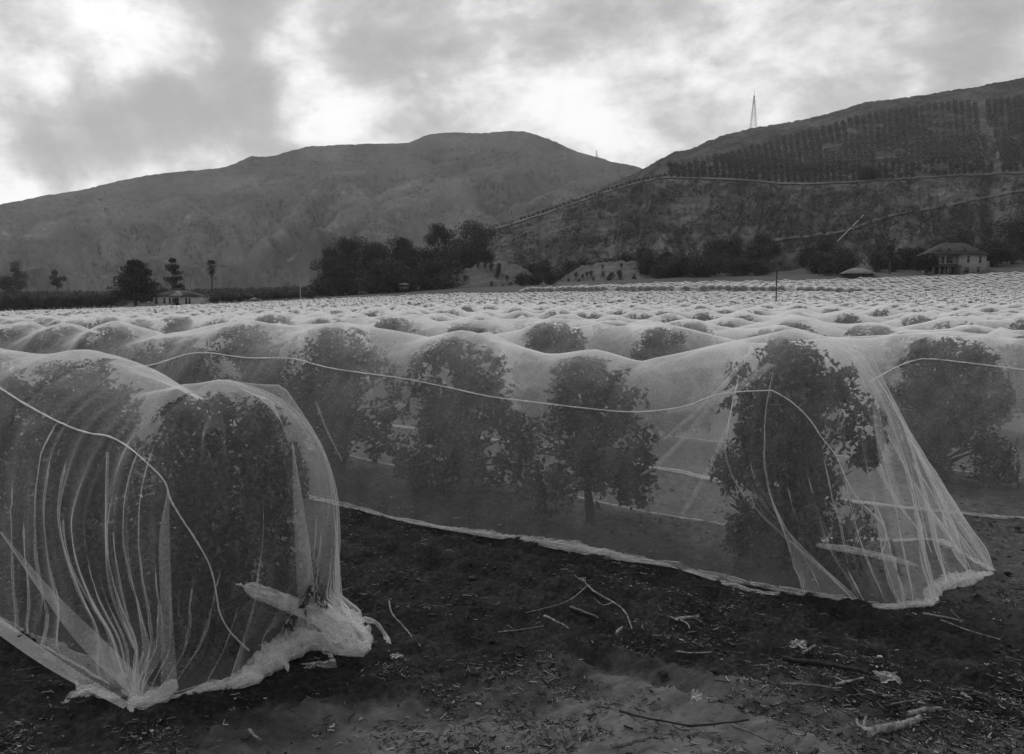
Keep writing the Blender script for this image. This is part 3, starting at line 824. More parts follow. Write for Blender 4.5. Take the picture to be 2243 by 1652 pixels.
class Tree:
    def __init__(s, x, y, h, Rx, variant=0, rz=0.0):
        s.x, s.y, s.h, s.R, s.v, s.rz = x, y, h, Rx, variant, rz
        s.z = float(ground_z(x, y))
def obstacles(O, E, trees, pad=.03, pokes=0, prad=.10, skirts=False):
    r = np.zeros(E.shape[:-1])
    for t in trees:
        pr = np.random.default_rng(int(abs(t.x * 131 + t.y * 977) * 10) % 99991)
        for k in range(pokes):      # stiff shoots that tent the net
            a = pr.uniform(0, 6.28); el = pr.uniform(.25, 1.25); q = np.array([math.cos(a) * math.cos(el), math.sin(a) * math.cos(el), math.sin(el)])
            c_ = np.array([t.x, t.y, t.z + t.h * .56]) + q * np.array([t.R * 1.07, t.R * 1.07, t.h * .445]) * pr.uniform(.98, 1.06)
            r = np.maximum(r, ray_ell(O, E, c_, np.full(3, prad)))
        zc = t.z + t.h * .56
        rad = np.array([t.R * 1.03 + pad, t.R * 1.03 + pad, t.h * .44 + pad])
        r = np.maximum(r, ray_ell(O, E, np.array([t.x, t.y, zc]), rad))
        if skirts: r = np.maximum(r, ray_ell(O, E, np.array([t.x, t.y, t.z + t.h * .40]), np.array([t.R * 1.02, t.R * 1.02, t.h * .36])))      # low hanging branches
        # a leading shoot under the net gives each tent its own peak
        r = np.maximum(r, ray_ell(O, E, np.array([t.x, t.y, t.z + t.h * .8]), np.array([t.R * .55, t.R * .55, t.h * .2 + pad + .02])))
    return r

def relax(O, E, r, robs, fixed, iters, wu=.3, wt=.2, ties=None, sag=0.0):
    for k in range(iters):
        P = O + r[..., None] * E
        A = np.zeros_like(P); W = np.zeros(r.shape)
        A[1:] += wu * P[:-1]; W[1:] += wu
        A[:-1] += wu * P[1:]; W[:-1] += wu
        A[:, 1:] += wt * P[:, :-1]; W[:, 1:] += wt
        A[:, :-1] += wt * P[:, 1:]; W[:, :-1] += wt
        A /= W[..., None]
        rn = ((A - O) * E).sum(-1)
        rn = rn - sag * E[..., 2]
        rn = np.maximum(rn, robs)
        r = np.where(fixed, r, rn)
        if ties is not None: ties(r)
    return r

def seam_mesh(name, pts, rad, parent, mat='net_seam', k=6):
    mb = MB(); mb.tube(pts, rad * (1 + .35 * fbm(np.arange(len(pts)) * .45, np.zeros(len(pts)), 9, 3)), k, .45, 3)
    return link(name, mb.mesh(name, True), MAT[mat], parent, -Vector(parent.location))

def fold_profile(u, centers, widths, amps):
    f = np.zeros_like(u)
    for c, w, a in zip(centers, widths, amps):
        q = np.abs((u - c) / w)
        f += a * np.maximum(0, 1 - q) ** 1.4
    return f

def near_net(name, p0, trees, s_end, s_far, hem_near, w_far, cap_px, label, group, cap_counts, seed, iters=90, ds=.11, nth=44, fold_side=.02, fold_cap=.07, slope=.13, gather=None, pleat_from=.4, mat='net', cling=0.0):
    """net over a row whose right-hand end is in view.
    hem_near: ground points of the near hem, cap_px: ground points of the gathered end, in picture coordinates"""
    rng = np.random.default_rng(seed)
    fine = min(1.7, s_far - s_end)
    S = np.concatenate([np.linspace(s_far, s_end + fine, int((s_far - s_end - fine) / ds) + 1)[:-1], np.linspace(s_end + fine, s_end, int(fine / .018) + 1)])
    ns = len(S)
    hn = []
    for q in hem_near:
        g = gp(*q); hn.append((g.x * DV[0] + g.y * DV[1], p0 - (g.x * NV[0] + g.y * NV[1])))
    hn = np.array(sorted(hn))
    wn = np.interp(S, hn[:, 0], hn[:, 1]) + .05 * fbm(S * .8, S * 0, seed, 3)
    wf = np.full(ns, w_far) + .05 * fbm(S * .8, S * 0 + 7, seed, 3)
    ctr = S[:, None] * DV + p0 * NV
    Gn = ctr - NV * wn[:, None]; Gf = ctr + NV * wf[:, None]
    if gather:      # the cloth of the last stretch is drawn together at one spot
        gpt = np.array(tuple(gp(*gather[1]))[:2]); wgt = sstep(gather[0], gather[0] * .35, S - s_end)[:, None] * .93
        Gn = Gn * (1 - wgt) + gpt * wgt
    capP = np.array([tuple(gp(*q))[:2] for q in cap_px])
    capP = np.vstack([Gn[-1], capP, Gf[-1]])
    cap = []
    for i, c in enumerate(cap_counts):
        c = int(c * 2.5)
        t = np.linspace(0, 1, c, endpoint=False)[:, None]
        cap.append(capP[i] * (1 - t) + capP[i + 1] * t)
    cap = np.vstack(cap)[1:]
    m = len(cap)
    C = np.vstack([ctr, np.repeat(ctr[-1:], m, 0), ctr[::-1]])
    G = np.vstack([Gn, cap, Gf[::-1]])
    nu = len(C)
    gz = ground_z(G[:, 0], G[:, 1]); cz = ground_z(C[:, 0], C[:, 1])
    O = np.stack([C[:, 0], C[:, 1], cz], -1)[:, None] * np.ones((1, nth, 1))
    dh = G - C; wl = np.linalg.norm(dh, axis=1); dh = dh / wl[:, None]
    # at the shoulder the cloth hangs straight out; towards the hem it turns to its gathering point
    fan = np.linspace(0, math.pi, m + 2)[1:-1]
    do = np.vstack([np.repeat(-NV[None], ns, 0), -np.cos(fan)[:, None] * NV - np.sin(fan)[:, None] * DV, np.repeat(NV[None], ns, 0)])
    th = (np.linspace(0, 1, nth) ** .92) * math.pi / 2
    bl = np.clip(np.tan(np.minimum(th, 1.2)) / 1.35, 0, 1); bl = (bl * (1 - .25 * bl ** 3) / .75).clip(0, 1)[None, :, None]
    hd = dh[:, None] * (1 - bl) + do[:, None] * bl
    hd = hd / np.linalg.norm(hd, axis=-1, keepdims=True)
    E = np.zeros((nu, nth, 3)); E[..., :2] = np.cos(th)[None, :, None] * hd; E[..., 2] = np.sin(th)[None]
    shoulder = np.concatenate([np.abs(S - S[0]), np.abs(S[-1] - S[0]) + fan * .85, np.abs(S[-1] - S[0]) + math.pi * .85 + np.abs(S - S[-1])[::-1]])
    E[:, -1] = (0, 0, 1)
    robs = obstacles(O, E, trees, pokes=4, prad=.075, skirts=cling > .1)
    r = np.maximum(robs, .3)
    mxs = r.copy()
    for k in range(26):     # start from a loose hull along the row
        mxs[1:-1] = np.maximum(mxs[1:-1], np.maximum(mxs[:-2], mxs[2:]) - .012)
    # loose sheet from the shoulder to the hem
    r = np.maximum(mxs, np.minimum(wl[:, None] / np.maximum(np.cos(th)[None], .3), 1.9))
    r[:, 0] = wl
    hull = robs.copy()
    al0 = np.concatenate([[0], np.cumsum(np.linalg.norm(np.diff(C, axis=0), axis=1))])
    dsu = np.concatenate([[ds], np.maximum(np.linalg.norm(np.diff(C, axis=0), axis=1), .02)])
    dec = (slope * dsu * (1 + .9 * fbm(al0 * .45, al0 * 0 + seed, seed + 21, 2)))[:, None] + .5 * (np.arange(nu)[:, None] >= ns) * (np.arange(nu)[:, None] < ns + m)
    for k in range(80):
        hull[1:-1] = np.maximum(hull[1:-1], np.maximum(hull[:-2] - dec[:-2], hull[2:] - dec[2:]))
    hw = sstep(.55, 1.05, th)[None]
    robs_h = np.maximum(robs, hull * hw)
    fixed = np.zeros(r.shape, bool); fixed[:, 0] = True; fixed[0] = True; fixed[-1] = True
    def ties(r):
        t = .5 * (r[:ns, -1] + r[ns + m:, -1][::-1])
        r[:ns, -1] = t; r[ns + m:, -1] = t[::-1]; r[ns:ns + m, -1] = r[ns - 1, -1]
    r = relax(O, E, r, robs_h, fixed, iters, wu=.2, wt=.3, ties=ties, sag=.0006)
    # pleats: strongest at the gathered end, dying away where the cloth is stretched over leaves
    u = np.arange(nu, dtype=float)
    x = shoulder; x0 = abs(S[-1] - S[0]); x1 = x0 + math.pi * .85
    incap = sstep(x0 - pleat_from, x0 - pleat_from * .5, x) * sstep(x1 + .5, x1 - .3, x)
    pos = 0.0; fp = np.zeros(nu)
    while pos < x[-1]:
        near_cap = x0 - pleat_from - .2 < pos < x1 + .3
        wdt = rng.uniform(.018, .06) if near_cap else rng.uniform(.03, .12)
        a_ = rng.uniform(.3, 1)
        q = np.abs(x - pos) / wdt
        fp += a_ * np.where(q < 4, np.exp(-q ** 1.25), 0)
        pos += rng.uniform(.05, .2) if near_cap else rng.uniform(.15, .6)
    amp = fold_side + (fold_cap - fold_side) * incap
    if cling: r = np.maximum(robs, r - cling * incap[:, None] * sstep(.0, .38, th)[None] * sstep(1.25, .6, th)[None])
    slack = sstep(0.0, .12, r - robs * 1.0)
    vert = sstep(math.pi / 2 * .95, .55, th)[None] * (.35 + .65 * sstep(0, .15, th)[None])
    # pleats wander and fork a little as they climb
    F = np.zeros((nu, nth))
    for k in range(nth):
        sh_ = .05 * fbm(x * 1.4, x * 0 + th[k] * 1.1, seed + 5, 2) + .03 * fbm(x * 5, x * 0 + th[k] * 1.6, seed + 6, 2)
        F[:, k] = np.interp(x + sh_, x, fp)
    soft = sstep(1.2, .3, th)[None]          # fine pleats merge near the shoulder
    Fs = F.copy()
    for it in range(3): Fs[1:-1] = .5 * Fs[1:-1] + .25 * (Fs[:-2] + Fs[2:])
    F = F * soft + Fs * (1 - soft)
    r = r + amp[:, None] * (F * (.55 + .45 * slack) - .42 * slack) * vert
    # stretched wrinkles that run along the row over the saddles
    al = np.cumsum(np.concatenate([[0], np.linalg.norm(np.diff(G, axis=0), axis=1)]))
    r = r + (.028 * (ridged(al[:, None] * .5 + .4 * fbm(al[:, None] * .3, th[None] * 2, seed + 6, 2), th[None] * 17 + .6 * fbm(al[:, None] * .6, th[None], seed + 7, 2), seed + 2, 3) - .6)) * sstep(.35, .9, th)[None] * sstep(1.57, 1.4, th)[None] * (1 - incap[:, None]) * (.25 + .75 * slack)
    r = r + .007 * fbm(al[:, None] * 5, th[None] * 9, seed + 3, 3) * vert
    ties(r)
    G_hem = np.column_stack([G[:, 0], G[:, 1], gz + .015])
    P = O + np.maximum(r, .05)[..., None] * E
    # laid-over pleats: the cloth doubles back on itself in strips that narrow to nothing near the shoulder
    dPu = np.gradient(P, axis=0); ln_ = np.linalg.norm(dPu, axis=-1, keepdims=True)
    Tn = dPu / np.maximum(ln_, 1e-6)
    loc = np.clip(ln_[..., 0] / np.maximum(np.gradient(shoulder), 1e-4)[:, None], .12, 1.6)
    Dl = np.zeros((nu, nth)); Lf = np.zeros((nu, nth)); pos = x0 - pleat_from
    while pos < x1 - .1:
        tt = rng.uniform(.75, 1.38); w0 = rng.uniform(.03, .11); kk_ = rng.uniform(1.35, 2.1)
        wv = w0 * (np.clip((tt - th) / (tt - .12), 0, 1) ** .9)[None] + 1e-4
        cx_ = pos + .06 * fbm(th * 1.3 + pos * 3, th * 0, seed + 31, 2)[None]
        q = (x[:, None] - cx_) / wv
        g_ = q * np.exp(-q * q)
        Dl -= kk_ * wv * g_ * (wv > .004)
        Lf += .35 * wv * np.exp(-(q / 1.2) ** 2) * np.sign(q + 1e-9) * .5
        pos += rng.uniform(.07, .2)
    P = P + Tn * (Dl * loc)[..., None] + E * Lf[..., None]
    P[:, 0, 2] = gz + .015
    # index map with welded ridge
    idx = np.zeros((nu, nth), int); V = []; c = 0
    for i in range(nu):
        for k in range(nth):
            if k == nth - 1 and i >= ns:
                idx[i, k] = idx[ns - 1, k] if i < ns + m else idx[nu - 1 - i, k]
                continue
            idx[i, k] = c; V.append(P[i, k]); c += 1
    Q = []; T = []
    for i in range(nu - 1):
        for k in range(nth - 1):
            a, b, cc_, d = idx[i, k], idx[i + 1, k], idx[i + 1, k + 1], idx[i, k + 1]
            if cc_ == d: T.append((a, b, cc_))
            else: Q.append((a, b, cc_, d))
    V = np.array(V)
    fl = [np.array(Q)] + ([np.array(T)] if T else [])
    me = mesh_np('sheet', V, fl, True)
    root = empty(name, (float(ctr[-1, 0]), float(ctr[-1, 1]), float(cz[ns - 1])), label, 'net', group)
    inv = -Vector(root.location)
    sh = link('sheet', me, MAT[mat], root, inv)
    bvh = BVHTree.FromPolygons([tuple(q) for q in V], [tuple(int(i) for i in f) for f in Q] + [tuple(int(i) for i in f) for f in T])
    # rolled hem lying on the soil
    hem = G_hem.copy()
    hm = MB()
    jit = fbm(u * .35, u * 0, seed + 8, 3)
    hm.tube(np.column_stack([hem[:, 0], hem[:, 1], hem[:, 2] + .006 + .01 * jit]), .006 + .008 * np.abs(jit), 5, .5, seed)
    link('hem', hm.mesh('hem', True), MAT['net_bunch'], root, inv)
    nw = 7; k_ = np.linspace(0, 1, nw)
    wd = (.06 + .20 * np.clip(.4 + fbm(al * .9, al * 0 + 2, seed + 11, 3), 0, 1))
    out = np.column_stack([dh[:, 0], dh[:, 1]])
    SK = np.zeros((nu, nw, 3))
    SK[..., :2] = hem[:, None, :2] + out[:, None] * ((k_[None] - .55) * wd[:, None] * (1 + .6 * fbm(al[:, None] * 6, k_[None] * 2, seed + 13, 2)))[..., None]
    SK[..., 2] = ground_z(SK[..., 0], SK[..., 1]) + .03 + .025 * ridged(al[:, None] * 3.1, k_[None] * 3, seed + 12, 3) * np.sin(k_[None] * math.pi) + .012 * fbm(al[:, None] * 14, k_[None] * 5, seed + 14, 2)
    ne = ns + m
    link('skirt', mesh_np('skirt', SK[:ne].reshape(-1, 3), grid_faces(ne, nw), True), MAT['net_skirt'], root, inv)
    return root, bvh, inv, P

def on_net(bvh, px, py, lift=.012, fallback=None):
    d = raydir(px, py)
    h = bvh.ray_cast(Vector((0, 0, H)), d)
    if h[0] is None: return fallback
    return h[0] - d * lift

def net_strip(bvh, root, inv, name, left, right, n=26, lift=.022, mat='net_fold', crease=.015, ground=False):
    """doubled cloth lying on the sheet between two picture curves"""
    A = catmull([(a, b, 0) for a, b in left], n); B = catmull([(a, b, 0) for a, b in right], n)
    W = 5
    V = np.zeros((n, W, 3)); last = None
    for i in range(n):
        for k in range(W):
            t = k / (W - 1)
            q = A[i] * (1 - t) + B[i] * t
            lf = lift + crease * (1 - abs(2 * t - 1))
            p = on_net(bvh, q[0], q[1], lf, None)
            if p is None:
                p = gp(q[0], q[1], .02) if (last is None) else (Vector((0, 0, H)) + raydir(q[0], q[1]) * (last - Vector((0, 0, H))).length)
            g = gp(q[0], q[1], .06)
            if (p - Vector((0, 0, H))).length > (g - Vector((0, 0, H))).length: p = g
            V[i, k] = p; last = p
    # keep the cloth from jumping between layers
    for it in range(2):
        V[1:-1] = .5 * V[1:-1] + .25 * (V[:-2] + V[2:])
    o = link(name, mesh_np(name, V.reshape(-1, 3), grid_faces(n, W), True), MAT[mat], root, inv)
    return o

def net_line(bvh, root, inv, name, pts, rpx, n=60, mat='net_seam'):
    Q = catmull([(a, b, 0) for a, b in pts], n); V = []; Rr = []
    last = None
    for q in Q:
        p = on_net(bvh, q[0], q[1], .014, None)
        if p is None: continue
        V.append(tuple(p)); Rr.append(rpx * (p - Vector((0, 0, H))).length / FPX)
    V = np.array(V); Rr = np.array(Rr)
    for it in range(3): V[1:-1] = .5 * V[1:-1] + .25 * (V[:-2] + V[2:])
    return seam_mesh(name, V, Rr, root, mat, 6), V

# trees of the three near rows, read off the photograph: (row distance p, place along row s, height, radius, variant)
rng0 = np.random.default_rng(5)
PA, PC = 3.362, 13.03
def T_(p, s, h, Rx, v, rz=0., dp=0.):
    q = rowpt(p + dp, s); return Tree(q[0], q[1], h, Rx, v, rz)
rowA = [T_(PA, 5.525, 1.90, .71, 6, 2.2), T_(PA, 7.75, 2.02, .88, 1, 1.0), T_(PA, 9.95, 2.02, .84, 2, 2.), T_(PA, 12.2, 2.0, .82, 3, .4)]
rowB = [T_(PB, 3.233, 2.20, .84, 6, .6), T_(PB, 5.548, 1.93, .88, 4, .3), T_(PB, 7.554, 2.06, .92, 5, 1.2), T_(PB, 10.02, 2.12, 1.0, 2, 2.2),
        T_(PB, 12.25, 2.12, .98, 3, 3.), T_(PB, 14.5, 1.92, .92, 1, 4.), T_(PB, 16.8, 2.12, .86, 2, 5.1), T_(PB, 19.1, 2.06, .88, 3, .9), T_(PB, 21.3, 2.1, .88, 1, 1.7), T_(PB, 23.6, 2.1, .86, 2, .7)]
rowC = [T_(PC, 3.07 + SP * (k - 1), 2.12 - .06 * (k % 2), .92 - .08 * (k % 3 == 2), (0, 6, 1, 2)[k % 4], k * 1.3) for k in range(18)]
rowC[2].h = 1.75

NEAR = {}
netA, bvhA, invA, PAv = near_net('orchard_net', PA, rowA, 5.525, 13.6,
    [(-400, 1180), (0, 1370), (150, 1455), (262, 1530)], .82,
    [(285, 1545), (325, 1545), (350, 1540), (420, 1522), (520, 1500), (600, 1455), (680, 1420), (760, 1440), (806, 1432), (800, 1400), (775, 1368)],
    'white netting over the short left row nearest the camera, end gathered on the soil', 'nets draped over the orchard rows',
    [6, 8, 6, 5, 8, 7, 6, 6, 6, 4, 5, 8], 3, ds=.10, iters=200, fold_cap=.12, gather=(1.3, (316, 1546)), pleat_from=1.45, mat='net_close', cling=.18)
netB, bvhB, invB, PBv = near_net('orchard_net', PB, rowB, 3.233, 26.0,
    [(200, 985), (500, 1050), (740, 1108), (860, 1140), (1000, 1165), (1140, 1187), (1300, 1212), (1400, 1235), (1480, 1243), (1560, 1275), (1660, 1300), (1720, 1304)], .82,
    [(1760, 1305), (1880, 1325), (1950, 1338), (1985, 1332), (2040, 1330), (2060, 1298), (2110, 1272), (2172, 1263), (2178, 1258), (2060, 1190)],
    'white netting over the second row, its right end pulled out like a tent', 'nets draped over the orchard rows',
    [4, 7, 8, 7, 7, 6, 5, 6, 5, 8, 10], 4, ds=.12, iters=260, fold_cap=.12, pleat_from=.3, gather=(.6, (1900, 1328)), slope=.17, cling=.07)
netC, bvhC, invC, PCv = near_net('orchard_net', PC, rowC, 3.07 - SP, 40.0,
    [(1000, 955), (1500, 1040), (1700, 1080), (1960, 1116), (2100, 1129), (2240, 1142), (2400, 1155)], .85,
    [(2420, 1160), (2560, 1120)],
    'white netting over the third row, entering at the right edge behind the tent end', 'nets draped over the orchard rows',
    [8, 8, 8], 6, ds=.16, iters=90, nth=34)

# seams: the bright cord line sewn along each near net
net_line(bvhA, netA, invA, 'seam', [(-40, 830), (0, 850), (60, 888), (130, 925), (190, 948), (240, 956), (285, 982), (330, 1022), (362, 1055), (372, 1092), (402, 1142), (432, 1188), (460, 1240), (472, 1290), (482, 1345), (505, 1385), (545, 1425)], 1.5, 110)
net_line(bvhB, netB, invB, 'seam', [(285, 806), (340, 798), (430, 772), (540, 784), (640, 785), (720, 806), (900, 832), (1060, 866), (1130, 876), (1310, 897), (1400, 902), (1500, 890), (1560, 866), (1620, 858), (1690, 855)], 1.15, 120)
net_line(bvhB, netB, invB, 'seam', [(1690, 855), (1730, 878), (1770, 915), (1800, 960), (1832, 1000), (1850, 1045), (1880, 1095), (1915, 1128), (1938, 1155), (1940, 1185), (1925, 1225)], 1.2, 60)
net_line(bvhC, netC, invC, 'seam', [(1905, 836), (1960, 805), (2000, 790), (2035, 786), (2120, 795), (2260, 812)], 1.1, 60)
SA = lambda nm, l, r, **k: net_strip(bvhA, netA, invA, nm, l, r, **k)
SB = lambda nm, l, r, **k: net_strip(bvhB, netB, invB, nm, l, r, **k)
# pleats of the left net
SA('fold', [(0, 1165), (90, 1300), (180, 1420), (300, 1535)], [(4, 1165), (112, 1290), (225, 1400), (345, 1520)], mat='net_fold')
SA('fold', [(-30, 1330), (60, 1395), (170, 1470), (285, 1540)], [(-30, 1370), (60, 1435), (150, 1490), (270, 1552)], mat='net_fold')
SA('fold', [(232, 990), (230, 1150), (238, 1290), (290, 1420)], [(240, 990), (236, 1150), (245, 1290), (300, 1420)])
SA('fold', [(368, 1070), (348, 1180), (352, 1350), (352, 1500)], [(370, 1070), (372, 1180), (378, 1350), (388, 1490)])
SA('fold', [(640, 970), (642, 1100), (648, 1240), (655, 1390)], [(641, 970), (664, 1100), (684, 1240), (696, 1390)])
# pleats of the second net: pulls from the shoulder and the tent end
SB('fold', [(1646, 758), (1590, 830), (1520, 900), (1450, 962)], [(1654, 762), (1598, 836), (1527, 905), (1454, 967)], lift=.01, crease=.006)
SB('fold', [(1680, 795), (1600, 850), (1520, 885), (1460, 900)], [(1700, 800), (1612, 862), (1530, 898), (1466, 908)], lift=.01, crease=.006)
SB('fold', [(1555, 880), (1500, 950), (1440, 1010), (1400, 1040)], [(1566, 884), (1510, 955), (1447, 1016), (1404, 1044)], lift=.01, crease=.006)
SB('fold', [(1595, 920), (1560, 1000), (1520, 1075), (1490, 1125)], [(1606, 922), (1568, 1004), (1528, 1080), (1494, 1130)], lift=.01, crease=.006)
SB('fold', [(1985, 960), (2050, 1060), (2110, 1160), (2168, 1258)], [(1989, 956), (2060, 1058), (2124, 1158), (2178, 1258)])
SB('fold', [(1908, 880), (1930, 1050), (1955, 1180), (1990, 1325)], [(1920, 876), (1962, 1050), (2005, 1180), (2044, 1325)], crease=.008)
SB('fold', [(690, 880), (712, 940), (735, 985), (748, 1010)], [(694, 880), (717, 940), (739, 985), (751, 1008)], lift=.01, crease=.005)

# gathered cloth on the soil
def bunch(root, inv, name, pts, seed, k=14, mat='net_bunch', n=56, flat=.7, rough=.55):
    """lumpy roll of netting; pts: (px, py, radius px, height above the soil in m)"""
    rng = np.random.default_rng(seed)
    Q = catmull([(a, b, c) for a, b, c, d in pts], n); hh = np.interp(np.linspace(0, 1, n), np.linspace(0, 1, len(pts)), [p[3] for p in pts])
    V = []; Rr = []
    for q, h in zip(Q, hh):
        g = gp(q[0], q[1], max(h, 0))
        V.append(tuple(g)); Rr.append(max(q[2], .6) * (g - Vector((0, 0, H))).length / FPX)
    mb = MB(); V = np.array(V); Rr = np.array(Rr)
    V[:, 2] += Rr * .35 * flat
    kk = 26
    thb = np.linspace(0, 2 * np.pi, kk, endpoint=False)
    al_ = np.concatenate([[0], np.cumsum(np.linalg.norm(np.diff(V, axis=0), axis=1))])
    for lay in range(3):
        m1 = MB(); m1.tube(V, Rr * (1.0 - .2 * lay), kk)
        v = m1.v[0].reshape(n, kk, 3); c_ = V[:, None]
        sd = seed * 7 + lay * 3
        tw = thb[None] + 1.2 * fbm(al_[:, None] * 6, thb[None] * 0, sd, 2)
        cr = ridged(np.cos(tw) * 2.6 + 5, np.sin(tw) * 2.6 + al_[:, None] * 3.5, sd, 3) - .5
        lump = fbm(al_[:, None] * 9 + lay * 4.4, np.cos(thb)[None] * 1.2 + np.sin(thb)[None] * .9, sd + 1, 3)
        f_ = (1 + rough * (1.1 * cr + .9 * lump))[..., None]
        v = c_ + (v - c_) * f_
        g_ = ground_z(v[..., 0], v[..., 1]) + .004
        if flat > 0: v[..., 2] = np.maximum(v[..., 2], g_)
        mb.add(v.reshape(-1, 3), grid_faces(n, kk, wrap=True))
    return link(name, mb.mesh(name, True), MAT[mat], root, inv)
def crumple(root, inv, name, pts, seed, n=70, m=15, layers=3, mat='net_bunch', bulge=.4, rag=.5, bvh=None):
    """loose gathered cloth: ragged layers heaped along a line; pts: (px, py, width px, height m)"""
    Q = catmull([(a, b, c) for a, b, c, d in pts], n); hh = np.interp(np.linspace(0, 1, n), np.linspace(0, 1, len(pts)), [p[3] for p in pts])
    ctr = np.array([tuple(gp(q[0], q[1], max(h, 0))) for q, h in zip(Q, hh)])
    if bvh is not None:     # lies against the outside of the sheet
        for i_, q in enumerate(Q):
            o_ = on_net(bvh, q[0], q[1], .03)
            if o_ is not None and (o_ - Vector((0, 0, H))).length < np.linalg.norm(ctr[i_] - np.array([0, 0, H])): ctr[i_] = o_
        for it in range(4): ctr[1:-1] = .5 * ctr[1:-1] + .25 * (ctr[:-2] + ctr[2:])
    wid = np.maximum(Q[:, 2], 1) * np.linalg.norm(ctr - np.array([0, 0, H]), axis=1) / FPX
    tan = np.gradient(ctr, axis=0); tan /= np.linalg.norm(tan, axis=1)[:, None] + 1e-9
    view = np.array([0, 0, H]) - ctr; view /= np.linalg.norm(view, axis=1)[:, None]
    sd_ = np.cross(tan, view); sd_ /= np.linalg.norm(sd_, axis=1)[:, None] + 1e-9
    k = np.linspace(-1, 1, m)
    al_ = np.concatenate([[0], np.cumsum(np.linalg.norm(np.diff(ctr, axis=0), axis=1))])
    mb = MB()
    end = np.minimum(1, np.minimum(np.arange(n), n - 1 - np.arange(n)) / 5 + .35)
    for L_ in range(layers):
        z = seed * 5 + L_ * 3
        ed = 1 + rag * fbm(al_[:, None] * 22 + np.sign(k)[None] * 40, np.sign(k)[None] * 3 + 0 * al_[:, None], z, 3) + rag * .7 * fbm(al_[:, None] * 6, np.sign(k)[None] * 5 + 0 * al_[:, None], z + 9, 2)
        w_ = (wid * end * (1 - .12 * L_))[:, None] * ed * .5
        cr = ridged(al_[:, None] * 7 + k[None] * .8, k[None] * 2.2 + L_ * 3.7 + .8 * fbm(al_[:, None] * 5, k[None], z + 2, 2), z + 1, 3) - .5
        V = ctr[:, None] + sd_[:, None] * (k[None] * w_)[..., None] + view[:, None] * (wid[:, None] * (bulge * (1 - k[None] ** 2) * (1 - .3 * L_) + .42 * cr))[..., None]
        V[..., 2] = np.maximum(V[..., 2], ground_z(V[..., 0], V[..., 1]) + .012 + .004 * L_)
        mb.add(V.reshape(-1, 3), grid_faces(n, m))
    return link(name, mb.mesh(name, True), MAT[mat], root, inv)
CA = lambda nm, pts, sd, **k: crumple(netA, invA, nm, pts, sd, **k)
CB = lambda nm, pts, sd, **k: crumple(netB, invB, nm, pts, sd, **k)
CA('gathered_hem', [(388, 1530, 10, 0), (450, 1510, 26, .01), (520, 1492, 36, .02), (570, 1462, 52, .04), (630, 1420, 56, .07), (690, 1405, 44, .08), (740, 1416, 46, .06), (790, 1428, 48, .04), (814, 1436, 26, 0)], 61, n=110)
CA('gathered_hem', [(498, 1512, 16, 0), (530, 1496, 36, .02), (560, 1484, 40, .03), (576, 1474, 18, .02)], 62, n=50)
CA('gathered_hem', [(640, 1400, 20, .08), (690, 1375, 56, .11), (740, 1372, 66, .12), (785, 1398, 56, .08), (808, 1424, 30, .03)], 63, mat='net_fold')
CA('net_tail', [(534, 1284, 16, .36), (556, 1292, 30, .34), (610, 1312, 32, .29), (665, 1336, 34, .22), (720, 1362, 44, .15), (770, 1388, 48, .07)], 64, n=80, bulge=.06, rag=.12, bvh=bvhA)
CA('net_tail', [(766, 1368, 30, .12), (795, 1357, 15, .13), (820, 1362, 10, .11), (838, 1382, 6, .07), (848, 1402, 12, .02), (856, 1414, 4, .0)], 65, n=50, layers=2)
CA('net_tail', [(142, 1542, 8, 0), (165, 1528, 22, .02), (200, 1522, 26, .03), (238, 1528, 16, .01), (264, 1532, 6, 0)], 66, n=50, rag=.9)
CA('net_tail', [(166, 1490, 3, .09), (175, 1510, 8, .05), (190, 1528, 14, .01)], 67, n=24, layers=2, rag=.8)
CA('net_tail', [(284, 1540, 22, .02), (322, 1540, 34, .03), (358, 1518, 34, .05), (386, 1490, 18, .07)], 68, n=50, mat='net_fold')
CA('net_tail', [(286, 1518, 8, .05), (289, 1545, 16, .01), (288, 1566, 6, 0)], 69, n=30, layers=2)
CA('net_tail', [(618, 1438, 12, .02), (627, 1458, 10, .005), (630, 1474, 5, 0)], 71, n=26, layers=2)
CA('net_tail', [(722, 1430, 10, .02), (728, 1446, 8, .005), (730, 1460, 4, 0)], 72, n=26, layers=2)
CB('gathered_hem', [(2030, 1316, 16, .01), (2048, 1292, 28, .06), (2085, 1274, 28, .07), (2125, 1268, 30, .06), (2160, 1264, 22, .04), (2184, 1262, 6, .0)], 73)
CB('gathered_hem', [(1870, 1324, 6, 0), (1930, 1332, 14, .01), (1975, 1328, 18, .02), (2030, 1324, 20, .02), (2056, 1312, 14, .01)], 74)
CB('net_tail', [(1786, 1194, 9, .20), (1850, 1202, 14, .19), (1900, 1212, 14, .17), (1960, 1226, 12, .14), (2010, 1240, 8, .12)], 75, bulge=.1, rag=.15, layers=2, bvh=bvhB)
CB('gathered_hem', [(1440, 1236, 4, 0), (1520, 1258, 9, .005), (1600, 1284, 14, .005), (1680, 1302, 11, .005), (1780, 1306, 12, .005), (1880, 1326, 14, .005)], 76, n=110, layers=2)
CB('gathered_hem', [(800, 1124, 4, 0), (900, 1146, 8, .01), (1000, 1163, 14, .015), (1140, 1184, 26, .02), (1260, 1203, 28, .03), (1380, 1226, 22, .02), (1480, 1244, 10, .005)], 77, n=150, layers=2, mat='net_fold')

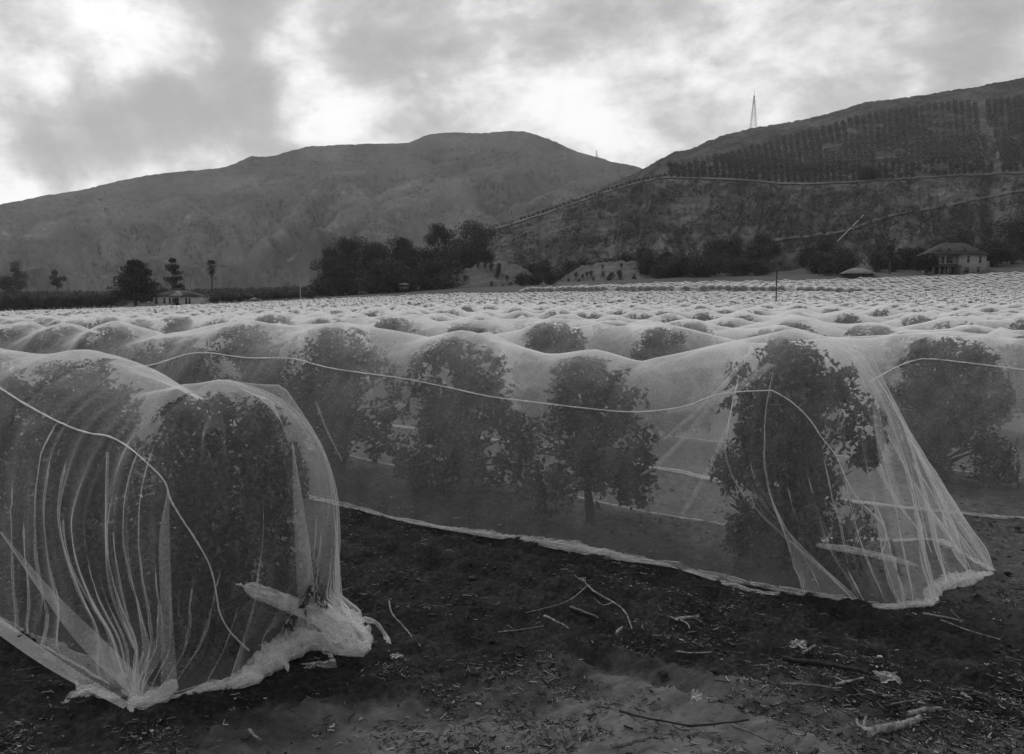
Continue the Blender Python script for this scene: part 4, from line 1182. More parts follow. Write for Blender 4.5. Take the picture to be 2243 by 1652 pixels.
# ------------------------------------------------------------------ the rest of the netted field
YMAX = 255.0
def row_range(p):
    a = .112 * p; b = min(3.5 * p, (YMAX - NV[1] * p) / DV[1])
    return a, b
def field_row(j, p, phase, label, group, name='orchard_net', smax=None):
    a, b = row_range(p)
    if smax: b = min(b, smax)
    if b - a < 6: return []
    dist = p * .9
    rng = np.random.default_rng(100 + j)
    k0 = math.ceil((a - phase) / SP); k1 = int((b - phase) / SP)
    trees = []
    for k in range(k0, k1 + 1):
        if rng.random() < .12 and p > 17: continue
        q = rowpt(p + rng.normal(0, .10), phase + k * SP + rng.normal(0, .16))
        big = rng.random()
        trees.append(Tree(q[0], q[1], 1.78 + .27 * big + rng.normal(0, .04), .86 + .30 * rng.random(), int(rng.integers(0, 6)), rng.uniform(0, 6.28)))
    ds, nth = (.2, 25) if p < 30 else (.3, 17) if p < 75 else (.42, 13)
    ns = int((b - a) / ds) + 1
    S = np.linspace(a - 1, b + 1, ns)
    ctr = S[:, None] * DV + p * NV
    cz = ground_z(ctr[:, 0], ctr[:, 1])
    th = np.linspace(0, math.pi, nth)
    e = -np.cos(th)[:, None] * NV[None]
    E = np.zeros((ns, nth, 3)); E[..., :2] = e[None]; E[..., 2] = np.sin(th)[None]
    O = np.stack([ctr[:, 0], ctr[:, 1], cz], -1)[:, None] * np.ones((1, nth, 1))
    robs = np.full((ns, nth), .0)
    for t in trees:
        s0 = t.x * DV[0] + t.y * DV[1]
        i0 = max(int((s0 - 1.3 - S[0]) / (S[1] - S[0])), 0); i1 = min(int((s0 + 1.3 - S[0]) / (S[1] - S[0])) + 2, ns)
        if i1 <= i0: continue
        robs[i0:i1] = np.maximum(robs[i0:i1], obstacles(O[i0:i1], E[i0:i1], [t], pokes=2 if p < 30 else 0, prad=.14))
    w = .9 + .12 * fbm(S * .3, S * 0, j, 2)
    r = np.maximum(robs, .9)
    r[:, 0] = w; r[:, -1] = w
    slp = .07 + .12 * rng.random()
    for k in range(int(1.5 / ds)): r[1:-1, 1:-1] = np.maximum(r[1:-1, 1:-1], np.maximum(r[:-2, 1:-1], r[2:, 1:-1]) - slp * ds)
    fixed = np.zeros(r.shape, bool); fixed[:, 0] = fixed[:, -1] = True
    r = relax(O, E, r, robs, fixed, 12 if p < 75 else 5, wu=.34, wt=.16, sag=.001)
    if p < 75:
        r = r + .018 * fbm(S[:, None] * .7, th[None] * 9, j + 40, 3) * sstep(0, .4, th)[None] * sstep(math.pi, math.pi - .4, th)[None]
    P = O + r[..., None] * E
    base = Vector((float(ctr[0, 0]), float(ctr[0, 1]), float(cz[0])))
    me = mesh_np(name, P.reshape(-1, 3) - np.array(base), grid_faces(ns, nth), True)
    o = link(name, me, MAT['net_far'], None, base)
    tag(o, label, 'net', group)
    return trees

FIELD = []
j = 0; p = PC; ph = 3.07
ordn = {1: 'fourth', 2: 'fifth', 3: 'sixth', 4: 'seventh', 5: 'eighth'}
while True:
    j += 1; p += 4.85 if j > 1 else 4.75; ph += 1.93
    ingap = GAP0 - 1 < p < GAP1
    a, b = row_range(p)
    if b - a < 6 or p > 320: break
    if j in ordn:
        lab = ordn[j] + ' netted row counted from the camera, low pale ridge behind the nearer nets'; grp = 'nets draped over the orchard rows'
    elif p < GAP0:
        lab = 'low white net ridge in the middle of the field, one of many alike'; grp = 'net rows across the middle of the field'
    else:
        lab = 'thin pale net ridge in the far block beyond the farm track'; grp = 'net rows in the far block'
    FIELD += [(t, p) for t in field_row(j, p, ph % SP, lab, grp, smax=58 if ingap else None)]

# ------------------------------------------------------------------ orchard trees as objects
VAR = [orchard_tree(11, 1.94, .78, .40, 640, 15, .075, .12), orchard_tree(12, 2.05, .84, .34, 720, 15, .075, .10), orchard_tree(13, 2.0, .84, .40, 640, 15, .075, .15),
       orchard_tree(14, 2.0, .82, .38, 640, 15, .075, .12), orchard_tree(15, 1.92, .74, .46, 470, 15, .078, .34), orchard_tree(16, 1.98, .80, .22, 600, 15, .078, .30), orchard_tree(17, 2.05, .86, .15, 950, 15, .075, .05)]
VH = [1.94, 2.05, 2.0, 2.0, 1.92, 1.98, 2.05]; VR = [.78, .84, .84, .82, .74, .80, .86]
for a, b in VAR:
    a.materials.append(MAT['bark']); b.materials.append(MAT['leaf'])
MIDV = []
for k in range(4):
    _, b = orchard_tree(30 + k, 1.95, .84, .3, 110, 9, .15, .1); b.materials.append(MAT['leaf_far']); MIDV.append(b)
LOWV = []
for k in range(4):
    b = blob_crown(50 + k, 1.9, .84, 130, .34); LOWV.append(b)
LOWM = [b.mesh('crown') for b in LOWV]
for b in LOWM: b.materials.append(MAT['leaf_far'])

def put_tree(t, label, group=None, detail=2):
    if detail == 2:
        root = empty('orchard_tree', (t.x, t.y, t.z), label, 'tree', group, t.rz)
        s = t.h / VH[t.v]
        k = t.R / VR[t.v] / s * 1.01
        root.scale = (s * k, s * k, s)
        link('trunk', VAR[t.v][0], None, root); link('crown', VAR[t.v][1], None, root)
    else:
        me = MIDV[t.v % 4] if detail == 1 else LOWM[t.v % 4]
        o = link('orchard_tree', me, None, None, (t.x, t.y, t.z), t.rz, (t.R / .84 * .95, t.R / .84 * .95, t.h / 1.95 * .96))
        tag(o, label, 'tree', group)
labA = ['leafy tree filling the gathered end of the left net', 'leafy tree second from the gathered end of the left net', 'leafy tree third in the left net, by the left edge of the picture', 'leafy tree fourth in the left net, at the left edge of the picture']
for t, l in zip(rowA, labA): put_tree(t, l, 'trees of the left row')
labB = ['dense dark tree inside the tent-like end of the second net', 'open-crowned tree with a clear pale trunk, second from the tent end', 'ragged tree with low skirt branches, third from the tent end of the second net',
        'dark tree fourth from the tent end, just right of the left net'] + [n + ' tree from the tent end of the second net, seen over the left net' for n in ('fifth', 'sixth', 'seventh', 'eighth', 'ninth', 'tenth')]
for t, l in zip(rowB, labB): put_tree(t, l, 'trees of the second row')
for i, t in enumerate(rowC):
    nth_ = ('first', 'second', 'third', 'fourth', 'fifth', 'sixth', 'seventh', 'eighth', 'ninth', 'tenth', 'eleventh', 'twelfth', 'thirteenth', 'fourteenth', 'fifteenth', 'sixteenth', 'seventeenth', 'eighteenth')[i]
    if i == 0: continue
    l = 'dark round tree under the third net at the right edge of the picture' if i == 1 else nth_ + ' tree from the right along the third net row'
    put_tree(t, l, 'trees of the third row')
FIELD.sort(key=lambda q: q[0].x ** 2 + q[0].y ** 2)
NIND = 268
rest = MB()
pxof = lambda t: CX + FPX * t.x / t.y
cnt = 0
for t, p in FIELD:
    if cnt < NIND and -40 < pxof(t) < 2290:
        d = math.hypot(t.x, t.y)
        put_tree(t, 'leafy tree making a dark lump under the white netting in the field', 'trees under the nets of the field', 2 if d < 24 else 1)
        cnt += 1
    else:
        src = LOWV[t.v % 4]
        if not hasattr(src, 'vv'): src.vv = np.concatenate(src.v)
        c, s = math.cos(t.rz), math.sin(t.rz)
        v = src.vv * np.array([t.R / .84, t.R / .84, t.h / 1.95])
        v = np.stack([v[:, 0] * c - v[:, 1] * s + t.x, v[:, 0] * s + v[:, 1] * c + t.y, v[:, 2] + t.z], 1)
        n0 = rest.n
        rest.v.append(v)
        for f in src.q: rest.q.append(f + n0)
        for f in src.t: rest.t.append(f + n0)
        rest.n += len(v)
o = link('field_trees', rest.mesh('field_trees'), MAT['leaf_far'])
tag(o, 'mass of small dark trees under the nets far across the field', 'trees', kind='stuff')

# ------------------------------------------------------------------ trees and shrubs behind the field
def spray(mb, c, rad, n, L, rng, up=.2):
    """one clump of foliage: n leaf sprays spread through an ellipsoid"""
    d = rng.normal(size=(n, 3)); d /= np.linalg.norm(d, axis=1)[:, None]
    P = np.asarray(c) + d * np.asarray(rad) * (rng.uniform(0, 1, n) ** .45)[:, None]
    v, f = leaf_quads(P, d * .6 + rng.normal(0, .7, (n, 3)) + np.array([0, 0, up]), L * rng.uniform(.6, 1.3, n), L * rng.uniform(.45, .8, n), rng)
    mb.add(v, f)

def tree_obj(name, loc, trunk, crown, label, cat, group=None, rz=0, s=1, leafm='leaf_dark', extra=()):
    root = empty(name, loc, label, cat, group, rz); root.scale = (s,) * 3
    if not trunk.materials: trunk.materials.append(MAT['bark'])
    if not crown.materials: crown.materials.append(MAT[leafm])
    link('trunk', trunk, None, root); link('crown', crown, None, root)
    return root

def eucalyptus(seed, h, w, clumps=16, trunks=2):
    rng = np.random.default_rng(seed); t = MB(); c = MB(); tr = []
    for k in range(trunks):
        a = rng.uniform(0, 6.28); b = rng.uniform(.05, .3) * w
        top = np.array([math.cos(a) * b, math.sin(a) * b, h * .8])
        q = catmull([(0, 0, -.6), tuple(top * .4 + rng.normal(0, .3, 3) * [1, 1, 0]), tuple(top)], 9)
        t.tube(q, np.linspace(.32, .07, 9) * h / 14, 6); tr.append(q)
    for i in range(clumps):
        z = h * rng.uniform(.3, .95); f = 1 - .55 * abs(z / h - .62) / .4
        a = rng.uniform(0, 6.28); rr = w * .5 * rng.uniform(.15, .95) * f
        p = np.array([math.cos(a) * rr, math.sin(a) * rr, z])
        rad = np.array([1, 1, .75]) * w * rng.uniform(.13, .24)
        spray(c, p, rad, 210, .62, rng, -.1)
        q0 = tr[i % len(tr)]; q0 = q0[np.argmin(np.abs(q0[:, 2] - z * .7))]
        t.tube(np.array([tuple(q0), tuple(q0 * .4 + p * .6), tuple(p)]), np.array([.10, .07, .04]), 4)
    return t.mesh('trunk', True), c.mesh('crown')

def conifer(seed, h, w, tiers, sparse=0.0, L=.7):
    """layered spreading branches around a straight trunk"""
    rng = np.random.default_rng(seed); t = MB(); c = MB()
    t.tube(np.array([(0, 0, -.6), (0, 0, h * .5), (0, 0, h * .98)]), np.array([.36, .2, .05]) * h / 12, 7)
    for k in range(tiers):
        f = k / (tiers - 1); z = h * (.16 + .8 * f) + rng.normal(0, .25)
        rw = w * .5 * (1 - f) ** .62 * rng.uniform(.8, 1.1) + .35
        for b in range(int(6 + 3 * (1 - f))):
            if rng.random() < sparse: continue
            a = rng.uniform(0, 6.28); ln = rw * rng.uniform(.7, 1.05)
            e = np.array([math.cos(a) * ln, math.sin(a) * ln, z + ln * rng.uniform(-.12, .25)])
            t.tube(np.array([(0, 0, z), tuple(e)]), np.array([.06, .02]), 4)
            for q in np.linspace(.3, 1, 4):
                p = np.array([0, 0, z]) * (1 - q) + e * q
                spray(c, p, np.array([.16 * w * .5 + .3, .16 * w * .5 + .3, .5]), 18, L, rng, .0)
    return t.mesh('trunk', True), c.mesh('crown')

def palm(seed, h):
    rng = np.random.default_rng(seed); t = MB(); c = MB()
    t.tube(np.array([(0, 0, -.5), (0, 0, h * .5), (0, 0, h * .9)]), np.array([.32, .24, .22]), 7)
    for k in range(46):     # fronds, the upper ones rising, the lower ones hanging dead along the trunk
        a = k * 2.4; f = k / 45
        el = 1.2 - 2.5 * f; ln = 1.5 + .5 * rng.random()
        d = np.array([math.cos(a) * math.cos(el), math.sin(a) * math.cos(el), math.sin(el)])
        p0 = np.array([0, 0, h * (.93 - .30 * max(f - .45, 0))])
        s_ = np.array([-math.sin(a), math.cos(a), 0])
        for q in np.linspace(.25, 1, 7):
            p = p0 + d * ln * q + np.array([0, 0, -.35 * q * q])
            v, fc = leaf_quads(np.stack([p, p]), np.stack([s_ + d * .6, -s_ + d * .6]), np.full(2, .75 * (1.15 - q * .5)), np.full(2, .2), rng)
            c.add(v, fc)
    return t.mesh('trunk', True), c.mesh('crown')

def shrub(seed, w, h, clumps=8, n=70, L=.4):
    rng = np.random.default_rng(seed); t = MB(); c = MB()
    for i in range(clumps):
        a = rng.uniform(0, 6.28); rr = w * .5 * rng.uniform(0, .75); z = h * rng.uniform(.3, .75)
        p = np.array([math.cos(a) * rr, math.sin(a) * rr, z])
        t.tube(np.array([(0, 0, -.3), tuple(p * .5), tuple(p)]), np.array([.08, .06, .03]), 4)
        spray(c, p, np.array([w * .25, w * .25, h * .3]), n, L, rng, .15)
    return t.mesh('trunk', True), c.mesh('crown')

def gbase(px, Y):
    x = (px - CX) / FPX * Y
    return Vector((x, Y, float(ground_z(x, Y))))
def surface_z(x, y):
    z = float(ground_z(x, y))
    for n in HILLS:
        h = HILLS[n].ray_cast(Vector((x, y, 900)), Vector((0, 0, -1)))
        if h[0] is not None: z = max(z, h[0].z)
    return z
def foot(px, Y):
    x = (px - CX) / FPX * Y
    return Vector((x, Y, surface_z(x, Y)))
def toph(px, top, Y, base):
    return (at(px, top, Y).z - base.z)

# eucalyptus grove in the middle distance: (px, top py, width px, depth, label)
grove = [(725, 545, 78, 300, 'tall leafy tree at the left edge of the dark grove'), (772, 522, 84, 312, 'tree with an open feathery top, second from the left in the grove'),
         (822, 540, 90, 305, 'broad tree in the left middle of the dark grove'), (880, 520, 76, 315, 'tree with a rounded knob top in the middle of the grove'),
         (925, 548, 70, 322, 'low tree in the dip of the grove left of its tallest trees'), (968, 492, 74, 330, 'tall slim tree left of the tallest tree in the grove'),
         (1040, 486, 92, 326, 'tallest tree at the right end of the dark grove'), (1005, 530, 80, 312, 'tree in front between the two tallest trees of the grove'),
         (750, 580, 80, 288, 'lower tree at the front left of the dark grove'), (850, 578, 96, 288, 'lower tree at the front middle of the dark grove'), (935, 575, 90, 290, 'lower tree at the front right of the dark grove'),
         (1062, 545, 60, 318, 'small tree below the tallest tree at the right end of the grove')]
for i, (px_, tp, wp, Y, lab) in enumerate(grove):
    b = foot(px_, Y); h = toph(px_, tp, Y, b); w = wp * Y / FPX * 1.15
    t, c = eucalyptus(200 + i, h, w, 30 if h > 14 else 22, 2)
    tree_obj('eucalyptus_tree', b, t, c, lab, 'tree', 'trees of the dark grove')
# dense low growth under the grove
mb = MB(); rg = np.random.default_rng(77)
for i in range(130):
    px_ = rg.uniform(690, 1010); Y = rg.uniform(280, 300); b = foot(px_, Y)
    spray(mb, (b.x, b.y, b.z + rg.uniform(.8, 4.0)), (3, 3, 2.2), 70, .8, rg)
tag(link('undergrowth', mb.mesh('undergrowth'), MAT['leaf_dark']), 'dark undergrowth filling the foot of the grove', 'undergrowth', kind='stuff')

b = gbase(300, 262); h = toph(300, 573, 262, b)
t, c = conifer(301, h, 17.0, 12, .05, .85)
tree_obj('conifer_tree', b, t, c, 'large dark spreading conifer left of the small white house', 'tree')
b = foot(383, 300); h = toph(383, 565, 300, b)
t, c = conifer(302, h, 8.5, 9, .5, .7)
tree_obj('pine_tree', b, t, c, 'thin layered pine rising behind the small white house', 'tree')
b = foot(468, 300); h = toph(468, 572, 300, b)
t, c = palm(303, h)
tree_obj('palm_tree', b, t, c, 'palm with a shaggy head right of the small white house', 'tree')
for i, (px_, tp, wp, Y, lab) in enumerate([(48, 576, 42, 420, 'round tree on the plain near the left edge of the picture'), (30, 608, 66, 400, 'low dark tree group below the round tree at the left edge'),
        (130, 590, 34, 460, 'small dim tree on the plain right of the round tree')]):
    b = foot(px_, Y); h = max(toph(px_, tp, Y, b), 4); t, c = eucalyptus(320 + i, h, wp * Y / FPX * 1.1, 12, 1)
    tree_obj('broadleaf_tree', b, t, c, lab, 'tree', 'trees on the far plain')
# hedge of orchard trees beyond the left end of the field
hs = [shrub(340 + k, 4.6, 4.4, 9, 80, .5) for k in range(3)]
rg = np.random.default_rng(9)
for i in range(26):
    px_ = -20 + i * 10.6 + rg.uniform(-3, 3); Y = 262 + (i % 3) * 5
    tree_obj('hedge_tree', gbase(px_, Y), *hs[i % 3], 'dark rounded tree in the hedge at the left behind the field', 'tree', 'dark hedge trees at the left', rg.uniform(0, 6), rg.uniform(.7, 1.0))
hs2 = [shrub(350 + k, 4.2, 2.8, 7, 70, .45) for k in range(3)]
for i in range(24):
    px_ = 470 + i * 9.6 + rg.uniform(-3, 3); Y = 268 + (i % 2) * 6
    tree_obj('hedge_tree', gbase(px_, Y), *hs2[i % 3], 'low dark tree in the hedge right of the palm', 'tree', 'low hedge trees right of the palm', rg.uniform(0, 6), rg.uniform(.6, 1.0))
# far-off orchard on the plain: one mass
mb = MB()
for i in range(520):
    px_ = rg.uniform(-60, 720); Y = rg.uniform(300, 470); b = foot(px_, Y)
    spray(mb, (b.x, b.y, b.z + 1.4), (2.4, 2.4, 1.7), 34, .9, rg)
tag(link('distant_orchard', mb.mesh('distant_orchard'), MAT['leaf_scrub']), 'distant dark orchard on the plain below the far hill', 'orchard', kind='stuff')

# shrubs along the foot of the right hill, one by one
sh = [shrub(360 + k, 6.0, 5.2, 11, 80, .5) for k in range(4)]
spots = []
for x0, x1, n, y0, y1 in ((1090, 1235, 14, 301, 316), (1120, 1230, 4, 270, 276), (1240, 1400, 10, 303, 320), (1400, 1560, 34, 276, 320), (1545, 1700, 34, 280, 335), (1700, 1850, 9, 285, 330), (1770, 1860, 9, 268, 290),
                          (1900, 2000, 8, 272, 300), (2150, 2260, 12, 270, 320)):
    for k in range(n): spots.append((rg.uniform(x0, x1), rg.uniform(y0, y1)))
for i, (px_, Y) in enumerate(spots):
    zone = ('beside the pale banks' if px_ < 1380 else 'in the dark thicket' if px_ < 1700 else 'left of the low shed' if px_ < 1860 else 'by the two storey house')
    tree_obj('shrub', foot(px_, Y) - Vector((0, 0, .9)), *sh[i % 4], 'dark bushy shrub at the right hill foot ' + zone, 'shrub', 'shrubs ' + zone, rg.uniform(0, 6), rg.uniform(.7, 1.6))
yt = [shrub(380 + k, 2.6, 3.0, 5, 50, .35) for k in range(3)]
for i in range(80):
    px_ = rg.uniform(905, 1240) if i < 44 else rg.uniform(1240, 1480); py_ = rg.uniform(585, 642) if i < 44 else rg.uniform(580, 625)
    h_ = hit(px_, py_, ('dirt_bank', 'dirt_slope'))
    if not h_: continue
    left = h_[2] == 'dirt_bank'
    tree_obj('young_tree', h_[0], *yt[i % 3], 'small young tree on the pale bank ' + ('right of the grove' if left else 'in front of the thicket'), 'tree', 'young trees on the ' + ('left' if left else 'right') + ' bank', rg.uniform(0, 6), rg.uniform(.5, 1.0))

# trees round the two storey house
for i, (px_, tp, wp, Y, lab) in enumerate([(2175, 535, 90, 278, 'dark tree closing in on the right side of the two storey house'), (2215, 470, 110, 300, 'tall dark tree at the right edge above the two storey house'),
        (2000, 548, 60, 285, 'dim tree left behind the two storey house porch'), (1890, 470, 60, 470, 'dark round tree on the slope at the top of the white pipe'), (2085, 512, 120, 290, 'broad dark tree rising behind the roof of the two storey house'), (2022, 560, 46, 259.5, 'dark tree before the left end of the porch')]):
    b = foot(px_, Y); h = max(toph(px_, tp, Y, b), 5); t, c = eucalyptus(400 + i, h, wp * Y / FPX, 20, 2)
    tree_obj('broadleaf_tree', b, t, c, lab, 'tree', 'trees about the two storey house')
b = foot(1942, 264); h = toph(1942, 545, 264, b); t, c = palm(410, h * 1.02)
tree_obj('palm_tree', b, t, c, 'old palm with a thick shaggy trunk left of the two storey house', 'tree', s=1.0)

# scrub over the right hill: nobody could count it
mb = MB()
for i in range(3600):
    px_ = rg.uniform(1080, 2300); py_ = rg.uniform(400, 600) if rg.random() < .8 else rg.uniform(300, 400)
    if py_ < float(interp(road, px_)) + 6 and (py_ > 300 and px_ > 1560): continue
    dens = float(fbm(px_ / 60, py_ / 34, 71, 3))
    if dens < -.12 or rg.random() > .55 + dens: continue
    h_ = hit(px_, py_, ('right_hill',))
    if not h_: continue
    k = rg.uniform(.6, 1.7); q = h_[0]
    spray(mb, (q.x, q.y, q.z + .5 * k), (1.3 * k, 1.3 * k, 1.0 * k), 16, .9 * k ** .5, rg)
tag(link('hillside_scrub', mb.mesh('hillside_scrub'), MAT['leaf_scrub']), 'dark scrub dotted over the slope of the right hill', 'scrub', kind='stuff')
# sparse scrub on the far hill
mb = MB()
for i in range(2600):
    px_ = rg.uniform(-50, 1420); py_ = rg.uniform(300, 610)
    if fbm(px_ / 90, py_ / 50, 73, 3) < .12: continue
    h_ = hit(px_, py_, ('far_hill',))
    if not h_: continue
    q = h_[0]; k = h_[1] / 900
    spray(mb, (q.x, q.y, q.z + .4 * k), (2.6 * k, 2.6 * k, .7 * k), 12, 1.1 * k, rg)
tag(link('distant_scrub', mb.mesh('distant_scrub'), MAT['leaf_scrub']), 'sparse dark scrub over the far hill', 'scrub', kind='stuff')

# planted rows of trees above the bench road
HT = []
for k in range(4):
    t, c = shrub(420 + k, 4.0, 3.6, 5, 26, .8)
    m2 = MB()
    for me in (t, c):
        vv = np.empty(len(me.vertices) * 3, np.float32); me.vertices.foreach_get('co', vv)
        m2.n = sum(len(a) for a in m2.v)
        for pl in me.polygons: (m2.q if len(pl.vertices) == 4 else m2.t).append(np.array([list(pl.vertices)]) + m2.n)
        m2.v.append(vv.reshape(-1, 3).astype(float))
    me = m2.mesh('hillside_tree'); me.materials.append(MAT['leaf_scrub']); HT.append(me)
cand = []
top_l = [(1460, 372), (1560, 356), (1640, 330), (1760, 300), (1850, 272), (1990, 248), (2110, 234), (2260, 232)]
for a in np.arange(1465, 2290, 14.0):
    for k in range(34):
        Y = RYR + 9 + k * 9.0
        px_ = a + (k % 2) * 0 - 10 * (k / 20)
        x = (px_ - CX) / FPX * Y
        h_ = HILLS['right_hill'].ray_cast(Vector((x, Y, 900)), Vector((0, 0, -1)))
        if h_[0] is None: continue
        v = h_[0] - Vector((0, 0, H)); py_ = HOR - FPX * v.z / v.y
        if py_ < float(interp(top_l, px_)): continue
        gapn = fbm(px_ / 60, py_ / 12, 91, 2)
        if abs(px_ - (2122 + (py_ - 250) * .33)) < 9 or gapn < -.45: continue
        cand.append((h_[0].copy(), px_))
cand.sort(key=lambda q: q[0].length)
rest = MB()
for i, (q, px_) in enumerate(cand):
    if i < 290:
        o = link('hillside_tree', HT[i % 4], None, None, q, rg.uniform(0, 6), rg.uniform(.6, 1.15))
        tag(o, 'small dark tree in the planted rows above the bench road', 'tree', 'planted hillside trees')
    else:
        spray(rest, (q.x, q.y, q.z + 1.7), (1.9, 1.9, 1.6), 55, .9, rg)
if rest.n: tag(link('hillside_orchard', rest.mesh('hillside_orchard'), MAT['leaf_scrub']), 'upper mass of planted trees on the right hill', 'trees', kind='stuff')
# fringe of small trees along the descending road
for i in range(34):
    px_ = 1140 + i * 9.6; h_ = hit(px_, float(interp(road, px_)) - 3, ('right_hill',))
    if h_:
        tag(link('roadside_tree', HT[i % 4], None, None, h_[0], rg.uniform(0, 6), .6), 'small tree in the line along the bench road where it descends', 'tree', 'trees lining the bench road')

# ------------------------------------------------------------------ buildings
def wbox(root, name, mat, *b, parent=None):
    mb = MB(); mb.box(*b); return link(name, mb.mesh(name), MAT[mat], parent or root)
def window(root, x, z, w, h, y=0., pane='glass_dark'):
    """frame proud of the wall, recessed dark pane, sill"""
    mb = MB()
    mb.box(x - w / 2 - .1, x - w / 2, y - .06, y + .04, z, z + h); mb.box(x + w / 2, x + w / 2 + .1, y - .06, y + .04, z, z + h)
    mb.box(x - w / 2 - .1, x + w / 2 + .1, y - .06, y + .04, z + h, z + h + .1)
    f = link('window', mb.mesh('window'), MAT['trim'], root)
    p = MB(); p.box(x - w / 2, x + w / 2, y - .025, y + .02, z, z + h); link('pane', p.mesh('pane'), MAT[pane], f)
    s = MB(); s.box(x - w / 2 - .16, x + w / 2 + .16, y - .12, y + .03, z - .1, z - .002); link('sill', s.mesh('sill'), MAT['trim'], f)
def hip_roof(root, x0, x1, y0, y1, z, h, ov=.5, mat='roof_dark', name='roof', parent=None):
    a, b, c, d = x0 - ov, x1 + ov, y0 - ov, y1 + ov
    r = min(b - a, d - c) / 2
    if (b - a) >= (d - c): p, q = (a + r, (c + d) / 2, z + h), (b - r, (c + d) / 2, z + h)
    else: p, q = ((a + b) / 2, c + r, z + h), ((a + b) / 2, d - r, z + h)
    v = [(a, c, z), (b, c, z), (b, d, z), (a, d, z), p, q, (a, c, z - .18), (b, c, z - .18), (b, d, z - .18), (a, d, z - .18)]
    mb = MB(); mb.add(v, [(6, 7, 1, 0), (7, 8, 2, 1), (8, 9, 3, 2), (9, 6, 0, 3), (6, 9, 8, 7)])
    n0 = mb.n - 10
    if (b - a) >= (d - c): mb.q.append(np.array([(0, 1, 5, 4), (2, 3, 4, 5)])); mb.t.append(np.array([(1, 2, 5), (3, 0, 4)]))
    else: mb.q.append(np.array([(1, 2, 5, 4), (3, 0, 4, 5)])); mb.t.append(np.array([(0, 1, 4), (2, 3, 5)]))
    return link(name, mb.mesh(name), MAT[mat], parent or root)
def gable(root, x0, x1, y, z, h, depth, mat_wall, mat_roof, name='gable'):
    """small front-facing gable with its own little roof"""
    mb = MB(); xm = (x0 + x1) / 2
    mb.add([(x0, y, z), (x1, y, z), (xm, y, z + h)], [(0, 1, 2)])
    g = link(name, mb.mesh(name), MAT[mat_wall], root)
    r = MB(); k = .25
    r.add([(x0 - k, y - .3, z - .1), (xm, y - .3, z + h + .12), (xm, y + depth, z + h + .12), (x0 - k, y + depth, z - .1),
           (x1 + k, y - .3, z - .1), (x1 + k, y + depth, z - .1)], [(0, 1, 2, 3), (1, 4, 5, 2)])
    link('gable_roof', r.mesh('gable_roof'), MAT[mat_roof], g)

# small white house, left
b = gbase(338, 259); b.z += .9
hz = empty('white_house', b, 'small single storey white house with a front gable, beside the large conifer', 'house')
wbox(hz, 'wall', 'wall_white', 0, 12.6, 0, 8, -1, 2.9)
hip_roof(hz, 0, 12.6, 0, 8, 2.95, 1.7, .5)
gable(hz, 4.6, 9.0, -.25, 2.98, 1.25, 3.5, 'wall_white', 'roof_grey')
for x in (1.0, 3.4, 5.1): window(hz, x, .75, .55, 1.5, 0)
for x in (9.9, 10.9): window(hz, x, .7, .5, 1.5, 0)
d = wbox(hz, 'door', 'glass_dark', 6.6, 7.7, -.05, .03, -.1, 2.2)
wbox(hz, 'door_frame', 'trim', 6.45, 7.85, -.08, -.055, 2.2, 2.35, parent=d)
for x in (5.9, 8.4): wbox(hz, 'porch_post', 'wall_white', x, x + .18, -1.5, -1.32, -.3, 2.9)
wbox(hz, 'porch_roof', 'roof_grey', 5.6, 8.9, -1.7, -.3, 2.72, 2.9)
wbox(hz, 'chimney', 'roof_grey', 3.0, 3.6, 4.0, 4.6, 3.6, 6.0)
tree_obj('shrub', b + Vector((7.1, -2.4, 0)), *yt[0], 'dark bush before the door of the small white house', 'shrub', s=.75)

# two storey house, right
b = foot(2035, 262); b.z = at(2080, 602, 262).z
hz = empty('two_storey_house', b, 'pale two storey house with dark hipped roof and a front porch at the right', 'house')
wbox(hz, 'wall', 'wall_grey', 0, 7.75, .8, 8, -1, 6.0)
wbox(hz, 'wing', 'wall_grey', 7.8, 16.1, 0, 9, -1, 6.05)
hip_roof(hz, 0, 16.1, 0, 9, 6.1, 3.6, .6)
for x0 in (1.2, 4.1, 8.9, 13.2): gable(hz, x0, x0 + 1.9, 1.3, 6.9, 1.0, 1.8, 'wall_grey', 'roof_dark', 'dormer')
for x in (1.5, 3.4, 4.9, 5.9): window(hz, x, 3.5, .75, 1.9, .8)
for x in (10.6, 14.2): window(hz, x, 3.6, .6, 1.9, 0)
for x, w in ((10.3, 1.1), (13.7, .8)): window(hz, x, .5, w, 1.8, 0)
for x in (1.6, 3.2, 6.5): window(hz, x, .3, .9, 1.9, .8)
d = wbox(hz, 'door', 'glass_dark', 4.4, 5.5, .74, .82, -.2, 2.2)
r_ = MB(); r_.add([(-3.8, -2.6, 2.5), (7.6, -2.6, 2.5), (7.6, .75, 3.2), (-3.8, .75, 3.2), (-3.8, -2.6, 2.3), (7.6, -2.6, 2.3), (7.6, .75, 3.0), (-3.8, .75, 3.0)],
                  [(0, 1, 2, 3), (7, 6, 5, 4), (4, 5, 1, 0), (5, 6, 2, 1), (6, 7, 3, 2), (7, 4, 0, 3)])
link('porch_roof', r_.mesh('porch_roof'), MAT['roof_dark'], hz)
for x in (-3.5, -1.2, 1.0, 3.4, 7.3): wbox(hz, 'porch_post', 'trim', x, x + .22, -2.45, -2.25, -.6, 2.35)
wbox(hz, 'porch_floor', 'roof_grey', -3.8, 7.6, -2.6, .75, -1, -.1)
wbox(hz, 'chimney', 'roof_grey', 6.0, 6.7, 4.2, 4.9, 8.2, 9.7)
wbox(hz, 'side_wall', 'roof_grey', 16.15, 18.6, 3, 8, -1, 4.2)

